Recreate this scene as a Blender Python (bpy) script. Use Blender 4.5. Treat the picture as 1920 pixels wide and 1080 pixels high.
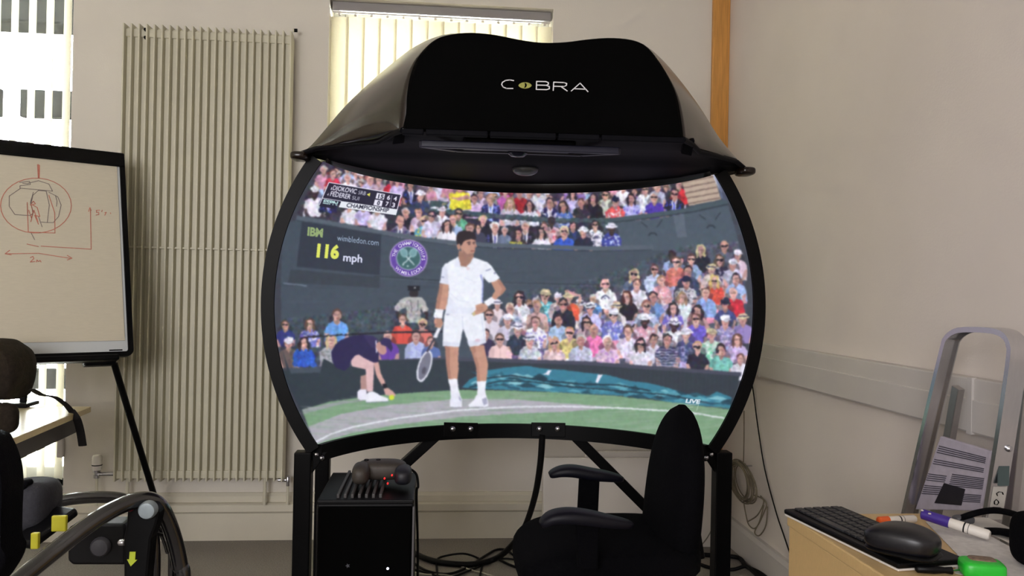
import bpy, bmesh, math, random
import numpy as np
from mathutils import Vector, Matrix
random.seed(7)
RNG = np.random.default_rng(7)
sc = bpy.context.scene
COL = sc.collection
for _o in list(bpy.data.objects):
    bpy.data.objects.remove(_o)

# ------------------------------------------------------------------ camera
FPX = 1500.0
YAW, PITCH, ROLL = math.radians(5.33), math.radians(0.23), math.radians(1.12)
CAM = Vector((0.0, 0.0, 1.30))
CM = Matrix.Rotation(-YAW, 3, 'Z') @ Matrix.Rotation(math.pi / 2 + PITCH, 3, 'X') @ Matrix.Rotation(ROLL, 3, 'Z')
cam_data = bpy.data.cameras.new('camera')
cam_data.sensor_width = 36.0
cam_data.lens = FPX / 1920 * 36.0
cam_data.clip_start = 0.05
cam = bpy.data.objects.new('camera', cam_data)
COL.objects.link(cam)
cam.matrix_world = Matrix.Translation(CAM) @ CM.to_4x4()
sc.camera = cam

# ------------------------------------------------------------------ world, lights, exposure
sc.view_settings.view_transform = 'Standard'
sc.view_settings.look = 'None'
sc.view_settings.gamma = 1.0
sc.view_settings.use_curve_mapping = False
sc.view_settings.exposure = 0.42
world = bpy.data.worlds.new('overcast_sky')
sc.world = world
world.use_nodes = True
_bg = world.node_tree.nodes['Background']
_bg.inputs['Color'].default_value = (0.93, 0.96, 1.0, 1)
_bg.inputs['Strength'].default_value = 215.0


def area_light(name, loc, target, sx, sy, power, col):
    l = bpy.data.lights.new(name, 'AREA')
    l.shape = 'RECTANGLE'; l.size = sx; l.size_y = sy; l.energy = power; l.color = col
    o = bpy.data.objects.new(name, l)
    COL.objects.link(o)
    o.location = loc
    o.rotation_euler = (Vector(target) - Vector(loc)).to_track_quat('-Z', 'Y').to_euler()
    return o


# added soft fill light behind the camera; no window is built there
area_light('fill_rear', (-1.6, -2.3, 1.9), (-0.6, 3.0, 1.5), 2.2, 1.5, 96, (0.98, 0.96, 1.0))

# ------------------------------------------------------------------ pixel rays -> real points
def ray(x, y):
    return (CM @ Vector(((x - 960) / FPX, -(y - 540) / FPX, -1.0)))


def PY(x, y, Y):
    v = ray(x, y); return CAM + v * (Y / v.y)


def PZ(x, y, z):
    v = ray(x, y); return CAM + v * ((z - CAM.z) / v.z)


def PX(x, y, X):
    v = ray(x, y); return CAM + v * (X / v.x)


def RP(x, y, p, n):
    v = ray(x, y); return CAM + v * ((p - CAM).dot(n) / v.dot(n))


CMI = np.array(CM.transposed())


def proj(p):
    q = (np.asarray(p, float) - np.array(CAM)) @ CMI.T
    return 960 + FPX * q[..., 0] / -q[..., 2], 540 - FPX * q[..., 1] / -q[..., 2]


# ------------------------------------------------------------------ materials
MATS = {}


def srgb(c):
    return tuple(((v / 255) / 12.92 if v / 255 <= 0.04045 else ((v / 255 + 0.055) / 1.055) ** 2.4) for v in c)


def mat(name, col, rough=0.6, metal=0.0, noise=0.0, nscale=20.0, bump=0.0, bscale=60.0, coat=0.0, emit=None, estr=1.0, spec=0.5, stretch=None):
    if name in MATS:
        return MATS[name]
    m = bpy.data.materials.new(name); m.use_nodes = True
    nt = m.node_tree; b = nt.nodes['Principled BSDF']
    c = srgb(col)
    b.inputs['Base Color'].default_value = (*c, 1)
    b.inputs['Roughness'].default_value = rough
    b.inputs['Metallic'].default_value = metal
    b.inputs['Coat Weight'].default_value = coat
    b.inputs['Specular IOR Level'].default_value = spec
    m.diffuse_color = (*c, 1)
    if noise or bump:
        tc = nt.nodes.new('ShaderNodeTexCoord')
        mp = nt.nodes.new('ShaderNodeMapping')
        nt.links.new(tc.outputs['Object'], mp.inputs['Vector'])
        if stretch: mp.inputs['Scale'].default_value = stretch
    if noise:
        n = nt.nodes.new('ShaderNodeTexNoise'); n.inputs['Scale'].default_value = nscale; n.inputs['Detail'].default_value = 6
        nt.links.new(mp.outputs['Vector'], n.inputs['Vector'])
        r = nt.nodes.new('ShaderNodeValToRGB')
        r.color_ramp.elements[0].position = 0.3; r.color_ramp.elements[1].position = 0.7
        r.color_ramp.elements[0].color = (*[v * (1 - noise) for v in c], 1)
        r.color_ramp.elements[1].color = (*[min(1, v * (1 + noise)) for v in c], 1)
        nt.links.new(n.outputs['Fac'], r.inputs['Fac'])
        nt.links.new(r.outputs['Color'], b.inputs['Base Color'])
    if bump:
        n2 = nt.nodes.new('ShaderNodeTexNoise'); n2.inputs['Scale'].default_value = bscale; n2.inputs['Detail'].default_value = 4
        nt.links.new(mp.outputs['Vector'], n2.inputs['Vector'])
        bp = nt.nodes.new('ShaderNodeBump'); bp.inputs['Strength'].default_value = bump; bp.inputs['Distance'].default_value = 0.004
        nt.links.new(n2.outputs['Fac'], bp.inputs['Height'])
        nt.links.new(bp.outputs['Normal'], b.inputs['Normal'])
    if emit:
        b.inputs['Emission Color'].default_value = (*srgb(emit), 1)
        b.inputs['Emission Strength'].default_value = estr
    MATS[name] = m
    return m


def slat_mat(name, col, trans):
    m = bpy.data.materials.new(name); m.use_nodes = True
    nt = m.node_tree; nt.nodes.clear()
    out = nt.nodes.new('ShaderNodeOutputMaterial'); mix = nt.nodes.new('ShaderNodeMixShader')
    d = nt.nodes.new('ShaderNodeBsdfDiffuse'); t = nt.nodes.new('ShaderNodeBsdfTranslucent')
    tc = nt.nodes.new('ShaderNodeTexCoord'); n = nt.nodes.new('ShaderNodeTexNoise')
    n.inputs['Scale'].default_value = 90
    nt.links.new(tc.outputs['Object'], n.inputs['Vector'])
    r = nt.nodes.new('ShaderNodeValToRGB'); c = srgb(col)
    r.color_ramp.elements[0].color = (*[v * 0.93 for v in c], 1); r.color_ramp.elements[1].color = (*c, 1)
    nt.links.new(n.outputs['Fac'], r.inputs['Fac'])
    nt.links.new(r.outputs['Color'], d.inputs['Color']); nt.links.new(r.outputs['Color'], t.inputs['Color'])
    mix.inputs[0].default_value = trans
    nt.links.new(d.outputs[0], mix.inputs[1]); nt.links.new(t.outputs[0], mix.inputs[2])
    nt.links.new(mix.outputs[0], out.inputs['Surface'])
    return m


def pane_mat():
    m = bpy.data.materials.new('window_glass'); m.use_nodes = True
    nt = m.node_tree; nt.nodes.clear()
    out = nt.nodes.new('ShaderNodeOutputMaterial'); mix = nt.nodes.new('ShaderNodeMixShader')
    t = nt.nodes.new('ShaderNodeBsdfTransparent'); g = nt.nodes.new('ShaderNodeBsdfGlossy')
    f = nt.nodes.new('ShaderNodeFresnel'); f.inputs[0].default_value = 1.45
    t.inputs[0].default_value = (0.95, 0.97, 0.96, 1); g.inputs['Roughness'].default_value = 0.02
    nt.links.new(f.outputs[0], mix.inputs[0]); nt.links.new(t.outputs[0], mix.inputs[1]); nt.links.new(g.outputs[0], mix.inputs[2])
    nt.links.new(mix.outputs[0], out.inputs['Surface'])
    return m


M_wall = mat('wall_paint', (224, 218, 207), 0.85, noise=0.025, nscale=3.0, bump=0.12, bscale=140)
M_wall_r = mat('wall_paint_side', (224, 215, 208), 0.85, noise=0.03, nscale=2.2, bump=0.12, bscale=140)
M_ceil = mat('ceiling_paint', (235, 232, 224), 0.9, noise=0.02, nscale=5)
M_floor = mat('carpet', (134, 128, 121), 0.95, noise=0.25, nscale=160, bump=0.5, bscale=300)
M_skirt = mat('skirting_paint', (216, 210, 192), 0.5, noise=0.03, nscale=6)
M_trunk = mat('trunking_plastic', (205, 200, 196), 0.5, noise=0.02, nscale=9)
M_timber = mat('timber', (206, 148, 74), 0.45, noise=0.16, nscale=9, stretch=(14, 14, 0.8))
M_rad = mat('radiator_enamel', (214, 209, 187), 0.42, noise=0.02, nscale=8)
M_black = mat('black_metal', (5, 5, 6), 0.45, noise=0.1, nscale=40, spec=0.12)
M_blackm = mat('black_matte', (4, 4, 4), 0.8, noise=0.1, nscale=70, spec=0.03)
M_hood = mat('black_gelcoat', (27, 17, 11), 0.2, noise=0.1, nscale=50, spec=0.42)
M_under = mat('hood_lining', (5, 5, 11), 0.7, noise=0.1, nscale=50, spec=0.1)
M_chrome = mat('bright_steel', (200, 200, 205), 0.25, 1.0, noise=0.04, nscale=60)
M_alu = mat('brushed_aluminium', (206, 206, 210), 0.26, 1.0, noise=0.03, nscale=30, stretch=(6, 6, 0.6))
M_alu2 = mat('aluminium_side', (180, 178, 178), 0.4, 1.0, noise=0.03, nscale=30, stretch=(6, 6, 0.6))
M_white = mat('white_board', (226, 220, 212), 0.5, noise=0.02, nscale=8)
M_paper = mat('flip_paper', (208, 200, 180), 0.8, noise=0.03, nscale=30, stretch=(1, 1, 8))
M_fabric = mat('black_fabric', (5, 5, 8), 0.9, noise=0.25, nscale=220, bump=0.5, bscale=400, spec=0.08)
M_armpad = mat('armrest_plastic', (9, 9, 20), 0.5, noise=0.08, nscale=60, spec=0.25)
M_desk = mat('desk_laminate', (205, 174, 122), 0.4, noise=0.08, nscale=30, stretch=(3, 30, 3))
M_desk_l = mat('desk_laminate_pale', (214, 196, 156), 0.25, noise=0.05, nscale=30, stretch=(20, 3, 3))
M_plastic = mat('black_plastic', (7, 7, 9), 0.42, noise=0.08, nscale=60, spec=0.2)
M_cable = mat('black_rubber', (7, 7, 8), 0.55, noise=0.1, nscale=60, spec=0.2)
M_cable_w = mat('pale_cable', (160, 155, 140), 0.5, noise=0.06, nscale=60)
M_glass = pane_mat()
M_slat1 = slat_mat('blind_fabric', (246, 243, 232), 0.5)
M_slat2 = slat_mat('blind_fabric_closed', (244, 239, 222), 0.42)
M_upvc = mat('white_upvc', (225, 224, 218), 0.35, noise=0.02, nscale=12)


# ------------------------------------------------------------------ mesh builder
ORG = {}


def V(*a):
    return Vector(a)


def frame_of(d):
    d = d.normalized()
    up = V(0, 0, 1) if abs(d.z) < 0.95 else V(0, 1, 0)
    a = d.cross(up).normalized(); b = a.cross(d).normalized()
    return a, b


def smooth_path(pts, n=8, closed=False):
    pts = [Vector(p) for p in pts]; out = []
    N = len(pts)
    rng_ = range(N) if closed else range(N - 1)
    for i in rng_:
        if closed:
            p0, p1, p2, p3 = pts[(i - 1) % N], pts[i], pts[(i + 1) % N], pts[(i + 2) % N]
        else:
            p0, p1, p2, p3 = pts[max(i - 1, 0)], pts[i], pts[i + 1], pts[min(i + 2, N - 1)]
        for k in range(n):
            t = k / n
            out.append(0.5 * ((2 * p1) + (p2 - p0) * t + (2 * p0 - 5 * p1 + 4 * p2 - p3) * t * t + (3 * p1 - p0 - 3 * p2 + p3) * t ** 3))
    if not closed:
        out.append(pts[-1])
    return out


class MB:
    def __init__(self):
        self.v = []; self.f = []

    def add(self, vs, fs):
        o = len(self.v)
        self.v += [Vector(p) for p in vs]
        self.f += [tuple(i + o for i in f) for f in fs]
        return self

    def box(self, c, s, R=None):
        c = Vector(c); vs = []
        for z in (-.5, .5):
            for (x, y) in ((-.5, -.5), (.5, -.5), (.5, .5), (-.5, .5)):
                p = V(x * s[0], y * s[1], z * s[2])
                vs.append(c + (R @ p if R else p))
        return self.add(vs, [(3, 2, 1, 0), (4, 5, 6, 7), (0, 1, 5, 4), (1, 2, 6, 5), (2, 3, 7, 6), (3, 0, 4, 7)])

    def box2(self, a, b):
        a, b = Vector(a), Vector(b)
        return self.box((a + b) / 2, [abs(q) for q in (b - a)])

    def bar(self, p, q, w, h, up=None):
        p, q = Vector(p), Vector(q); d = q - p
        if up:
            a = d.normalized().cross(Vector(up)).normalized(); b = a.cross(d.normalized())
        else:
            a, b = frame_of(d)
        r = [a * w / 2 + b * h / 2, -a * w / 2 + b * h / 2, -a * w / 2 - b * h / 2, a * w / 2 - b * h / 2]
        return self.loft([[p + k for k in r], [q + k for k in r]], True, True)

    def loft(self, rings, closed=True, caps=False):
        o = len(self.v); n = len(rings[0])
        for r in rings: self.v += [Vector(p) for p in r]
        for i in range(len(rings) - 1):
            for j in range(n if closed else n - 1):
                a = o + i * n + j; b = o + i * n + (j + 1) % n
                self.f.append((a, b, b + n, a + n))
        if caps:
            self.f.append(tuple(o + j for j in reversed(range(n))))
            self.f.append(tuple(o + (len(rings) - 1) * n + j for j in range(n)))
        return self

    def tube(self, path, r, n=10, closed=False, flat=1.0):
        path = [Vector(p) for p in path]; rings = []; N = len(path); a = None
        for i, p in enumerate(path):
            if closed:
                d = path[(i + 1) % N] - path[i - 1]
            else:
                d = path[min(i + 1, N - 1)] - path[max(i - 1, 0)]
            d.normalize()
            if a is None:
                a, b = frame_of(d)
            else:
                a = (a - d * a.dot(d)).normalized(); b = a.cross(d)
            rr = r[i] if isinstance(r, (list, tuple)) else r
            rings.append([p + a * math.cos(t) * rr + b * math.sin(t) * rr * flat for t in [2 * math.pi * k / n for k in range(n)]])
        if closed: rings.append(rings[0])
        return self.loft(rings, True, not closed)

    def prism(self, poly, vec):
        vec = Vector(vec); poly = [Vector(p) for p in poly]
        return self.loft([poly, [p + vec for p in poly]], True, True)

    def lathe(self, prof, o, axis=(0, 0, 1), n=20):
        o = Vector(o); ax = Vector(axis).normalized(); a, b = frame_of(ax)
        rings = [[o + ax * h + (a * math.cos(t) + b * math.sin(t)) * max(r, 1e-4) for t in [2 * math.pi * k / n for k in range(n)]] for r, h in prof]
        return self.loft(rings, True, True)

    def sbox(self, c, s, e=0.35, nu=28, nv=16, R=None, fn=None):
        c = Vector(c); rings = []
        sg = lambda q, k: math.copysign(abs(q) ** k, q)
        for i in range(nv + 1):
            ph = -math.pi / 2 + math.pi * i / nv
            ring = []
            for j in range(nu):
                t = 2 * math.pi * j / nu
                cp = max(abs(math.cos(ph)), 1e-6)
                p = V(sg(cp, e) * sg(math.cos(t), e) * s[0] / 2, sg(cp, e) * sg(math.sin(t), e) * s[1] / 2, sg(math.sin(ph), e) * s[2] / 2)
                if fn: p = fn(p)
                ring.append(c + (R @ p if R else p))
            rings.append(ring)
        return self.loft(rings, True, True)

    def build(self, name, m, parent=None, smooth=None, bevel=0.0, seg=2):
        me = bpy.data.meshes.new(name)
        o = bpy.data.objects.new(name, me)
        COL.objects.link(o)
        off = V(0, 0, 0)
        if parent is not None:
            off = ORG[parent.name]; o.parent = parent
        ORG[o.name] = off
        me.from_pydata([tuple(p - off) for p in self.v], [], self.f)
        bm = bmesh.new(); bm.from_mesh(me)
        bmesh.ops.recalc_face_normals(bm, faces=bm.faces)
        bm.to_mesh(me); bm.free()
        if smooth:
            me.polygons.foreach_set('use_smooth', [True] * len(me.polygons))
            me.set_sharp_from_angle(angle=math.radians(smooth))
        me.materials.append(m)
        if bevel:
            md = o.modifiers.new('bevel', 'BEVEL'); md.width = bevel; md.segments = seg; md.limit_method = 'ANGLE'
        return o


def tag(o, label=None, cat=None, group=None, kind=None):
    if label: o['label'] = label
    if cat: o['category'] = cat
    if group: o['group'] = group
    if kind: o['kind'] = kind
    return o


def thing(name, label, cat, loc, group=None):
    o = bpy.data.objects.new(name, None)
    COL.objects.link(o); o.location = loc; o.empty_display_size = 0.1
    ORG[o.name] = Vector(loc)
    return tag(o, label, cat, group)


def copy_part(o, parent, delta):
    c = o.copy(); COL.objects.link(c); c.parent = parent
    c.location = o.location + Vector(delta)
    ORG[c.name] = ORG[o.name]
    return c

# ================================================================== THE ROOM
YB, XR, XL, YF, ZC = 4.25, 1.56, -3.1, -2.5, 3.15
W1R = PY(136, 100, YB).x; W1L = -2.95; W1B, W1T = 0.27, 3.0
W2L = PY(616, 120, YB).x; W2R = PY(1037, 60, YB).x
W2T = PY(828, 6, YB).z; W2B = 1.0
TH = 0.28


def struct(name, mb, m, bevel=0.0):
    o = mb.build(name, m, None, bevel=bevel); o['kind'] = 'structure'; return o


struct('floor', MB().box2((XL - .2, YF - .2, -.12), (XR + .2, YB + .02, 0)), M_floor)
struct('ceiling', MB().box2((XL - .2, YF - .2, ZC), (XR + .2, YB + TH, ZC + .1)), M_ceil)
w = MB()
w.box2((XL - .2, YB, -.12), (W1L, YB + TH, ZC)); w.box2((W1L, YB, -.12), (W1R, YB + TH, W1B)); w.box2((W1L, YB, W1T), (W1R, YB + TH, ZC))
w.box2((W1R, YB, -.12), (W2L, YB + TH, ZC)); w.box2((W2L, YB, -.12), (W2R, YB + TH, W2B)); w.box2((W2L, YB, W2T), (W2R, YB + TH, ZC))
w.box2((W2R, YB, -.12), (XR + .2, YB + TH, ZC))
struct('wall_back', w, M_wall)
struct('wall_right', MB().box2((XR, YF - .2, -.12), (XR + .2, YB, ZC)), M_wall_r)
struct('wall_left', MB().box2((XL - .2, YF - .2, -.12), (XL, YB, ZC)), M_wall)
struct('wall_front', MB().box2((XL - .2, YF - .2, -.12), (XR + .2, YF, ZC)), M_wall)


def window(name, x0, x1, z0, z1, bars_x, bars_z):
    y = YB + 0.17
    f = MB(); t = .06
    f.box2((x0, y, z0), (x0 + t, y + .06, z1)); f.box2((x1 - t, y, z0), (x1, y + .06, z1))
    f.box2((x0 + t, y, z0), (x1 - t, y + .06, z0 + t)); f.box2((x0 + t, y, z1 - t), (x1 - t, y + .06, z1))
    fr = f.build(name, M_upvc, None, bevel=.006); fr['kind'] = 'structure'; fr['label'] = 'white framed window behind vertical blind slats, ' + ('beside the flip chart' if name.endswith('1') else 'behind the black hood')
    for bx in bars_x: MB().box2((bx - .025, y + .005, z0 + t), (bx + .025, y + .055, z1 - t)).build('window_bar', M_upvc, fr, bevel=.004)
    for bz in bars_z: MB().box2((x0 + t, y + .008, bz - .025), (x1 - t, y + .052, bz + .025)).build('window_bar', M_upvc, fr, bevel=.004)
    MB().box2((x0 + .02, y + .026, z0 + .02), (x1 - .02, y + .032, z1 - .02)).build('window_pane', M_glass, fr)
    MB().box2((x0 - .0, YB - .02, z0 - .03), (x1 + .0, y, z0)).build('window_sill', M_upvc, fr, bevel=.006)
    return fr


window('window_1', W1L, W1R, W1B, W1T, [(W1L + W1R) / 2 - .2], [])
window('window_2', W2L, W2R, W2B, W2T, [(W2L + W2R) / 2], [])

# skirting with a moulded ledge (back and right wall), wall trunking, timber trim in the corner
zs1 = PY(900, 937, YB).z; zs2 = PY(900, 951, YB).z
b = MB()
b.prism([(XL, YB, 0), (XL, YB - .05, 0), (XL, YB - .05, zs2 - .012), (XL, YB - .062, zs2), (XL, YB - .062, zs1 - .006), (XL, YB - .05, zs1), (XL, YB - .025, zs1), (XL, YB - .025, zs1 + .03), (XL, YB - .012, zs1 + .045), (XL, YB, zs1 + .045)], (XR - XL, 0, 0))
struct('baseboard_back', b, M_skirt)
zr = PX(1376, 971, XR).z
struct('baseboard_right', MB().prism([(XR, YF, 0), (XR - .03, YF, 0), (XR - .03, YF, zr - .02), (XR - .02, YF, zr), (XR, YF, zr)], (0, YB - .062 - YF, 0)), M_trunk)
zt1 = PX(1590, 667.5, XR).z; zt2 = PX(1590, 745, XR).z
t = MB().box2((XR - .045, YF, zt2), (XR, YB, zt1)).build('trim_1', M_trunk, None, bevel=.004); t['kind'] = 'structure'; t['label'] = 'grey white cable trunking running along the right wall'
MB().box2((XR - .05, YF, zt2 + .004), (XR - .04, YB, zt1 - .06)).build('trunking_lid', M_trunk, t, bevel=.003)
MB().box2((XR - .052, YB - .62, zt2 - .002), (XR - .038, YB - .60, zt1 + .002)).build('trunking_joint', M_trunk, t)
MB().box2((XR - .052, YB - 2.12, zt2 - .002), (XR - .038, YB - 2.10, zt1 + .002)).build('trunking_joint', M_trunk, t)
xw = PY(1334.5, 40, YB).x
struct('trim_2', MB().box2((xw, YB - .025, zs1 + .045), (XR, YB, ZC)), M_timber, .004)

# ------------------------------------------------------------------ building outside
ob = thing('outside_building', 'pale building across the way with dark windows, seen between blind slats', 'building', (-4.6, 9.0, 0))
M_fac = mat('render_facade', (236, 234, 230), 0.9, noise=0.04, nscale=2)
M_dk = mat('dark_window', (1, 1, 1), 0.9, noise=0.2, nscale=3, spec=0.0)
MB().box2((-9, 9.0, -3), (-1.5, 9.4, PY(60, 20, 9).z)).build('facade', M_fac, ob)
for (ya, yb_) in ((170, 222), (690, 728), (842, 880)):
    za, zb = PY(60, ya, 9).z, PY(60, yb_, 9).z
    for k in range(5):
        MB().box2((-8.8 + k * 1.45, 8.93, zb), (-8.8 + k * 1.45 + 1.25, 9.02, za)).build('window', M_dk, ob, bevel=.01)
MB().box2((-9.2, 8.6, PY(60, 41, 8.6).z), (-1.3, 9.5, PY(60, 41, 8.6).z + .75)).build('roof', mat('roof_slate', (1, 1, 1), 0.95, noise=0.2, nscale=8, spec=0.0), ob, bevel=.02)
gm = MB().box2((-12, 4.6, -.4), (8, 12, -.3)).build('ground', mat('outside_paving', (170, 168, 160), 0.9, noise=0.1, nscale=3)); gm['kind'] = 'structure'


# ------------------------------------------------------------------ vertical blinds
def blind(name, label, x0, x1, z0, z1, pitch, width, ang, m, first, rod):
    r = thing(name, label, 'blind', ((x0 + x1) / 2, YB + .07, z1))
    yb = YB + .07
    MB().box2((x0 + .006, yb - .025, z1 - .05), (x1 - .006, yb + .025, z1 - .002)).build('headrail', mat('rail_grey', (150, 146, 144), .5, noise=.02), r, bevel=.003)
    MB().tube([(x0 + .01, yb - .03, z1 - .062), (x1 - .01, yb - .03, z1 - .062)], .0045).build('control_rod', M_white, r, smooth=40)
    me = None; x = first
    while x < x1 - .02:
        if me is None:
            R = Matrix.Rotation(ang, 3, 'Z')
            n = 4
            sec = [R @ V(width * (k / n - .5), .004 * math.cos((k / n - .5) * math.pi), 0) for k in range(n + 1)]
            s = MB()
            top = z1 - .075
            A = [V(x, yb, 0) + p for p in sec]; Bk = [p + R @ V(0, .0008, 0) for p in A][::-1]
            ringpts = A + Bk
            s.loft([[p + V(0, 0, z0) for p in ringpts], [p + V(0, 0, z0 + (top - z0) / 2) for p in ringpts], [p + V(0, 0, top) for p in ringpts]], True, True)
            me = s.build('slat', m, r, smooth=60); x_first = x
            hk = MB().box((x, yb - .024, z1 - .066), (.013, .014, .02)).build('hanger', M_white, r, bevel=.002)
        else:
            copy_part(me, r, (x - x_first, 0, 0)); copy_part(hk, r, (x - x_first, 0, 0))
        x += pitch
    return r


p1 = PY(110, 100, YB + .07).x - PY(77, 100, YB + .07).x
x_f = PY(93, 100, YB + .07).x
n_left = int((x_f - (W1L + .05)) / p1)
blind('vertical_blind', 'cream vertical blind with slats turned open, at the window beside flip chart', W1L, W1R, W1B + .02, W1T, p1, .080, math.radians(-40), M_slat1, x_f - n_left * p1, 0)
p2 = (PY(1005, 20, YB + .07).x - PY(651, 20, YB + .07).x) / 12.0
blind('vertical_blind', 'cream vertical blind with slats closed, behind the black hood', W2L, W2R, W2B + .02, W2T, p2, .098, math.radians(-8), M_slat2, W2L + .045, 0)

# ------------------------------------------------------------------ tall radiator
yr0 = YB - .045
rad = thing('column_radiator', 'tall cream vertical fin radiator on the back wall', 'radiator', (PY(380, 905, yr0).x, YB, .3))
ztop = PY(380, 50, yr0 - .07).z; zbot = PY(380, 903, yr0 - .07).z
xa = PY(226, 300, yr0 - .075).x; xb = PY(540, 300, yr0 - .075).x
NF = 23; pf = (xb - xa) / (NF - 1)
MB().box2((xa - .004, yr0, zbot + .01), (xb + .004, yr0 + .012, ztop - .02)).build('back_panel', M_rad, rad, bevel=.003)
f0 = MB().box2((xa - .004, yr0 - .075, zbot), (xa + .004, yr0, ztop)).build('fin', M_rad, rad, bevel=.002)
st = MB().box2((xa + pf * .10, yr0 - .042, zbot + .012), (xa + pf * .97, yr0 + .001, ztop - .012)).build('tube', M_rad, rad, bevel=.006)
for i in range(1, NF):
    copy_part(f0, rad, (i * pf, 0, 0))
    if i < NF - 1: copy_part(st, rad, (i * pf, 0, 0))
MB().box2((xa, yr0 - .05, ztop - .06), (xb, yr0 - .005, ztop - .02)).build('top_header', M_rad, rad, bevel=.004)
MB().box2((xa, yr0 - .05, zbot + .01), (xb, yr0 - .005, zbot + .05)).build('bottom_header', M_rad, rad, bevel=.004)
zm = PY(400, 467, yr0 - .03).z
MB().box2((xa, yr0 - .056, zm - .005), (xb, yr0 - .002, zm + .005)).build('middle_tie', M_rad, rad, bevel=.002)
for y in (56, 71):
    p = PY(273.5, y, yr0 - .05)
    MB().lathe([(.001, -.012), (.008, -.01), (.009, 0), (.009, .02)], p, (0, 1, 0), 10).build('vent_plug', M_black, rad, smooth=40)
p = PY(552, 57, yr0 - .03)
MB().box2((xb + .002, p.y - .008, p.z - .009), (p.x, p.y + .008, p.z + .009)).build('air_valve', M_rad, rad, bevel=.003)
MB().lathe([(.009, 0), (.009, .015)], p, (1, 0, 0), 10).build('air_valve_tip', M_black, rad, smooth=40)
# thermostatic valve and lockshield with their pipes
pv = PY(182, 868, yr0 - .04)
tv = MB().lathe([(.012, -.036), (.022, -.034), (.024, -.02), (.023, .03), (.019, .038), (.004, .04)], pv, (0, 0, 1), 20).build('thermostat_head', M_white, rad, smooth=50)
MB().lathe([(.0245, -.012), (.0245, -.007)], pv, (0, 0, 1), 20).build('index_ring', M_black, tv)
lb = MB(); lb.lathe([(.015, -.075), (.015, -.06), (.011, -.058), (.011, -.05), (.017, -.048), (.017, -.036)], pv, (0, 0, 1), 12)
lb.tube([pv + V(0, 0, -.055), V(xa, pv.y, pv.z - .055)], .01)
lb.build('valve_body', M_chrome, rad, smooth=40)
MB().tube([pv + V(0, 0, -.07), V(pv.x, pv.y, zs1)], .0075).build('pipe', M_rad, rad, smooth=40)
MB().tube([V(xa + .05, yr0 - .03, zbot + .01), V(xa + .05, yr0 - .03, zs1)], .009).build('pipe', M_rad, rad, smooth=40)
pv = PY(540, 900, yr0 - .03)
lb = MB(); lb.lathe([(.008, .02), (.012, .015), (.012, -.01), (.009, -.012), (.009, -.03)], pv, (0, 0, 1), 12)
lb.tube([V(xb - .01, pv.y, pv.z), pv], .009); lb.tube([pv, pv + V(-.05, 0, .0)], .008)
lb.build('lockshield_valve', M_chrome, rad, smooth=40)
MB().tube([pv + V(0, 0, -.02), V(pv.x, pv.y, zs1)], .0075).build('pipe', M_rad, rad, smooth=40)
MB().tube([V(xb - .09, yr0 - .03, zbot + .01), V(xb - .09, yr0 - .03, zs1)], .009).build('pipe', M_rad, rad, smooth=40)

# small cable box on the wall by the window
p = PY(116, 838, YB)
cb = MB().box2((p.x - .016, YB - .025, p.z - .05), (p.x + .016, YB, p.z + .05)).build('blind_cord_cleat', M_trunk, None, bevel=.006)
tag(cb, 'small grey box on the wall under the left desk, beside the window', 'cord box')

# ------------------------------------------------------------------ white panels leaning at the back wall
def lean(name, x0, x1, yt, ybm, yfoot, yhead, th, label):
    A = PY(x0, ybm, yfoot); B = PY(x1, ybm, yfoot); T = PY(x0, yt, yhead)
    A.z = B.z = 0.002
    up = V(0, T.y - A.y, T.z - A.z)
    n = up.cross(V(1, 0, 0)).normalized()
    if n.y < 0: n = -n
    o = MB().prism([A, B, B + up, A + up], n * th).build(name, M_white, None, bevel=.004)
    return tag(o, label, 'panel')


lean('white_panel', 1097, 1345, 846, 1010, YB - .13, YB - .09, .025, 'taller white board leaning on the back wall behind the other board')
lean('white_panel', 1019, 1345, 858, 1025, YB - .24, YB - .16, .05, 'thick white board leaning in front, behind the black swivel chair')

# ================================================================== DOME SIMULATOR
YR = 2.80
_l, _r = PY(490, 580, YR), PY(1433, 588, YR)
DCX = (_l.x + _r.x) / 2; RO = (_r.x - _l.x) / 2; RI = RO * 0.951
DCZ = PY(961, 573, YR).z
DH = 0.34 * RO                                   # sphere centre stands this far in front of the rim
DR = math.sqrt(RI * RI + DH * DH); DCY = YR - DH
ZB = PY(585, 834, YR).z; ZTOP = PY(592, 302, YR).z


def dome_pt(u, v, R=None, zb=None, zt=None):
    R = R or DR
    z = (ZB if zb is None else zb) + ((ZTOP if zt is None else zt) - (ZB if zb is None else zb)) * v
    rho = np.sqrt(np.maximum(R * R - (z - DCZ) ** 2, 1e-9))
    am = np.arccos(np.clip(DH / rho, -1, 1))
    a = (2 * u - 1) * am
    return np.stack([DCX + rho * np.sin(a), DCY + rho * np.cos(a), z + 0 * u], -1)


sim = thing('dome_simulator', 'black domed projection simulator with a tennis broadcast on its curved screen', 'simulator', (DCX, YR, 0))


def dome_mesh(name, R, m, nu=96, nv=60, parent=None, uv=False):
    uu, vv = np.meshgrid(np.linspace(0, 1, nu + 1), np.linspace(0, 1, nv + 1))
    P = dome_pt(uu, vv, R).reshape(-1, 3)
    mb = MB(); mb.v = [Vector(p) for p in P]
    mb.f = [(j * (nu + 1) + i, j * (nu + 1) + i + 1, (j + 1) * (nu + 1) + i + 1, (j + 1) * (nu + 1) + i) for j in range(nv) for i in range(nu)]
    o = mb.build(name, m, parent, smooth=180)
    if uv:
        me = o.data; l = me.uv_layers.new(name='UVMap')
        vi = np.zeros(len(me.loops), int); me.loops.foreach_get('vertex_index', vi)
        st = np.stack([uu.reshape(-1), vv.reshape(-1)], -1)[vi]
        l.data.foreach_set('uv', st.astype(np.float32).reshape(-1))
    return o


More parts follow.
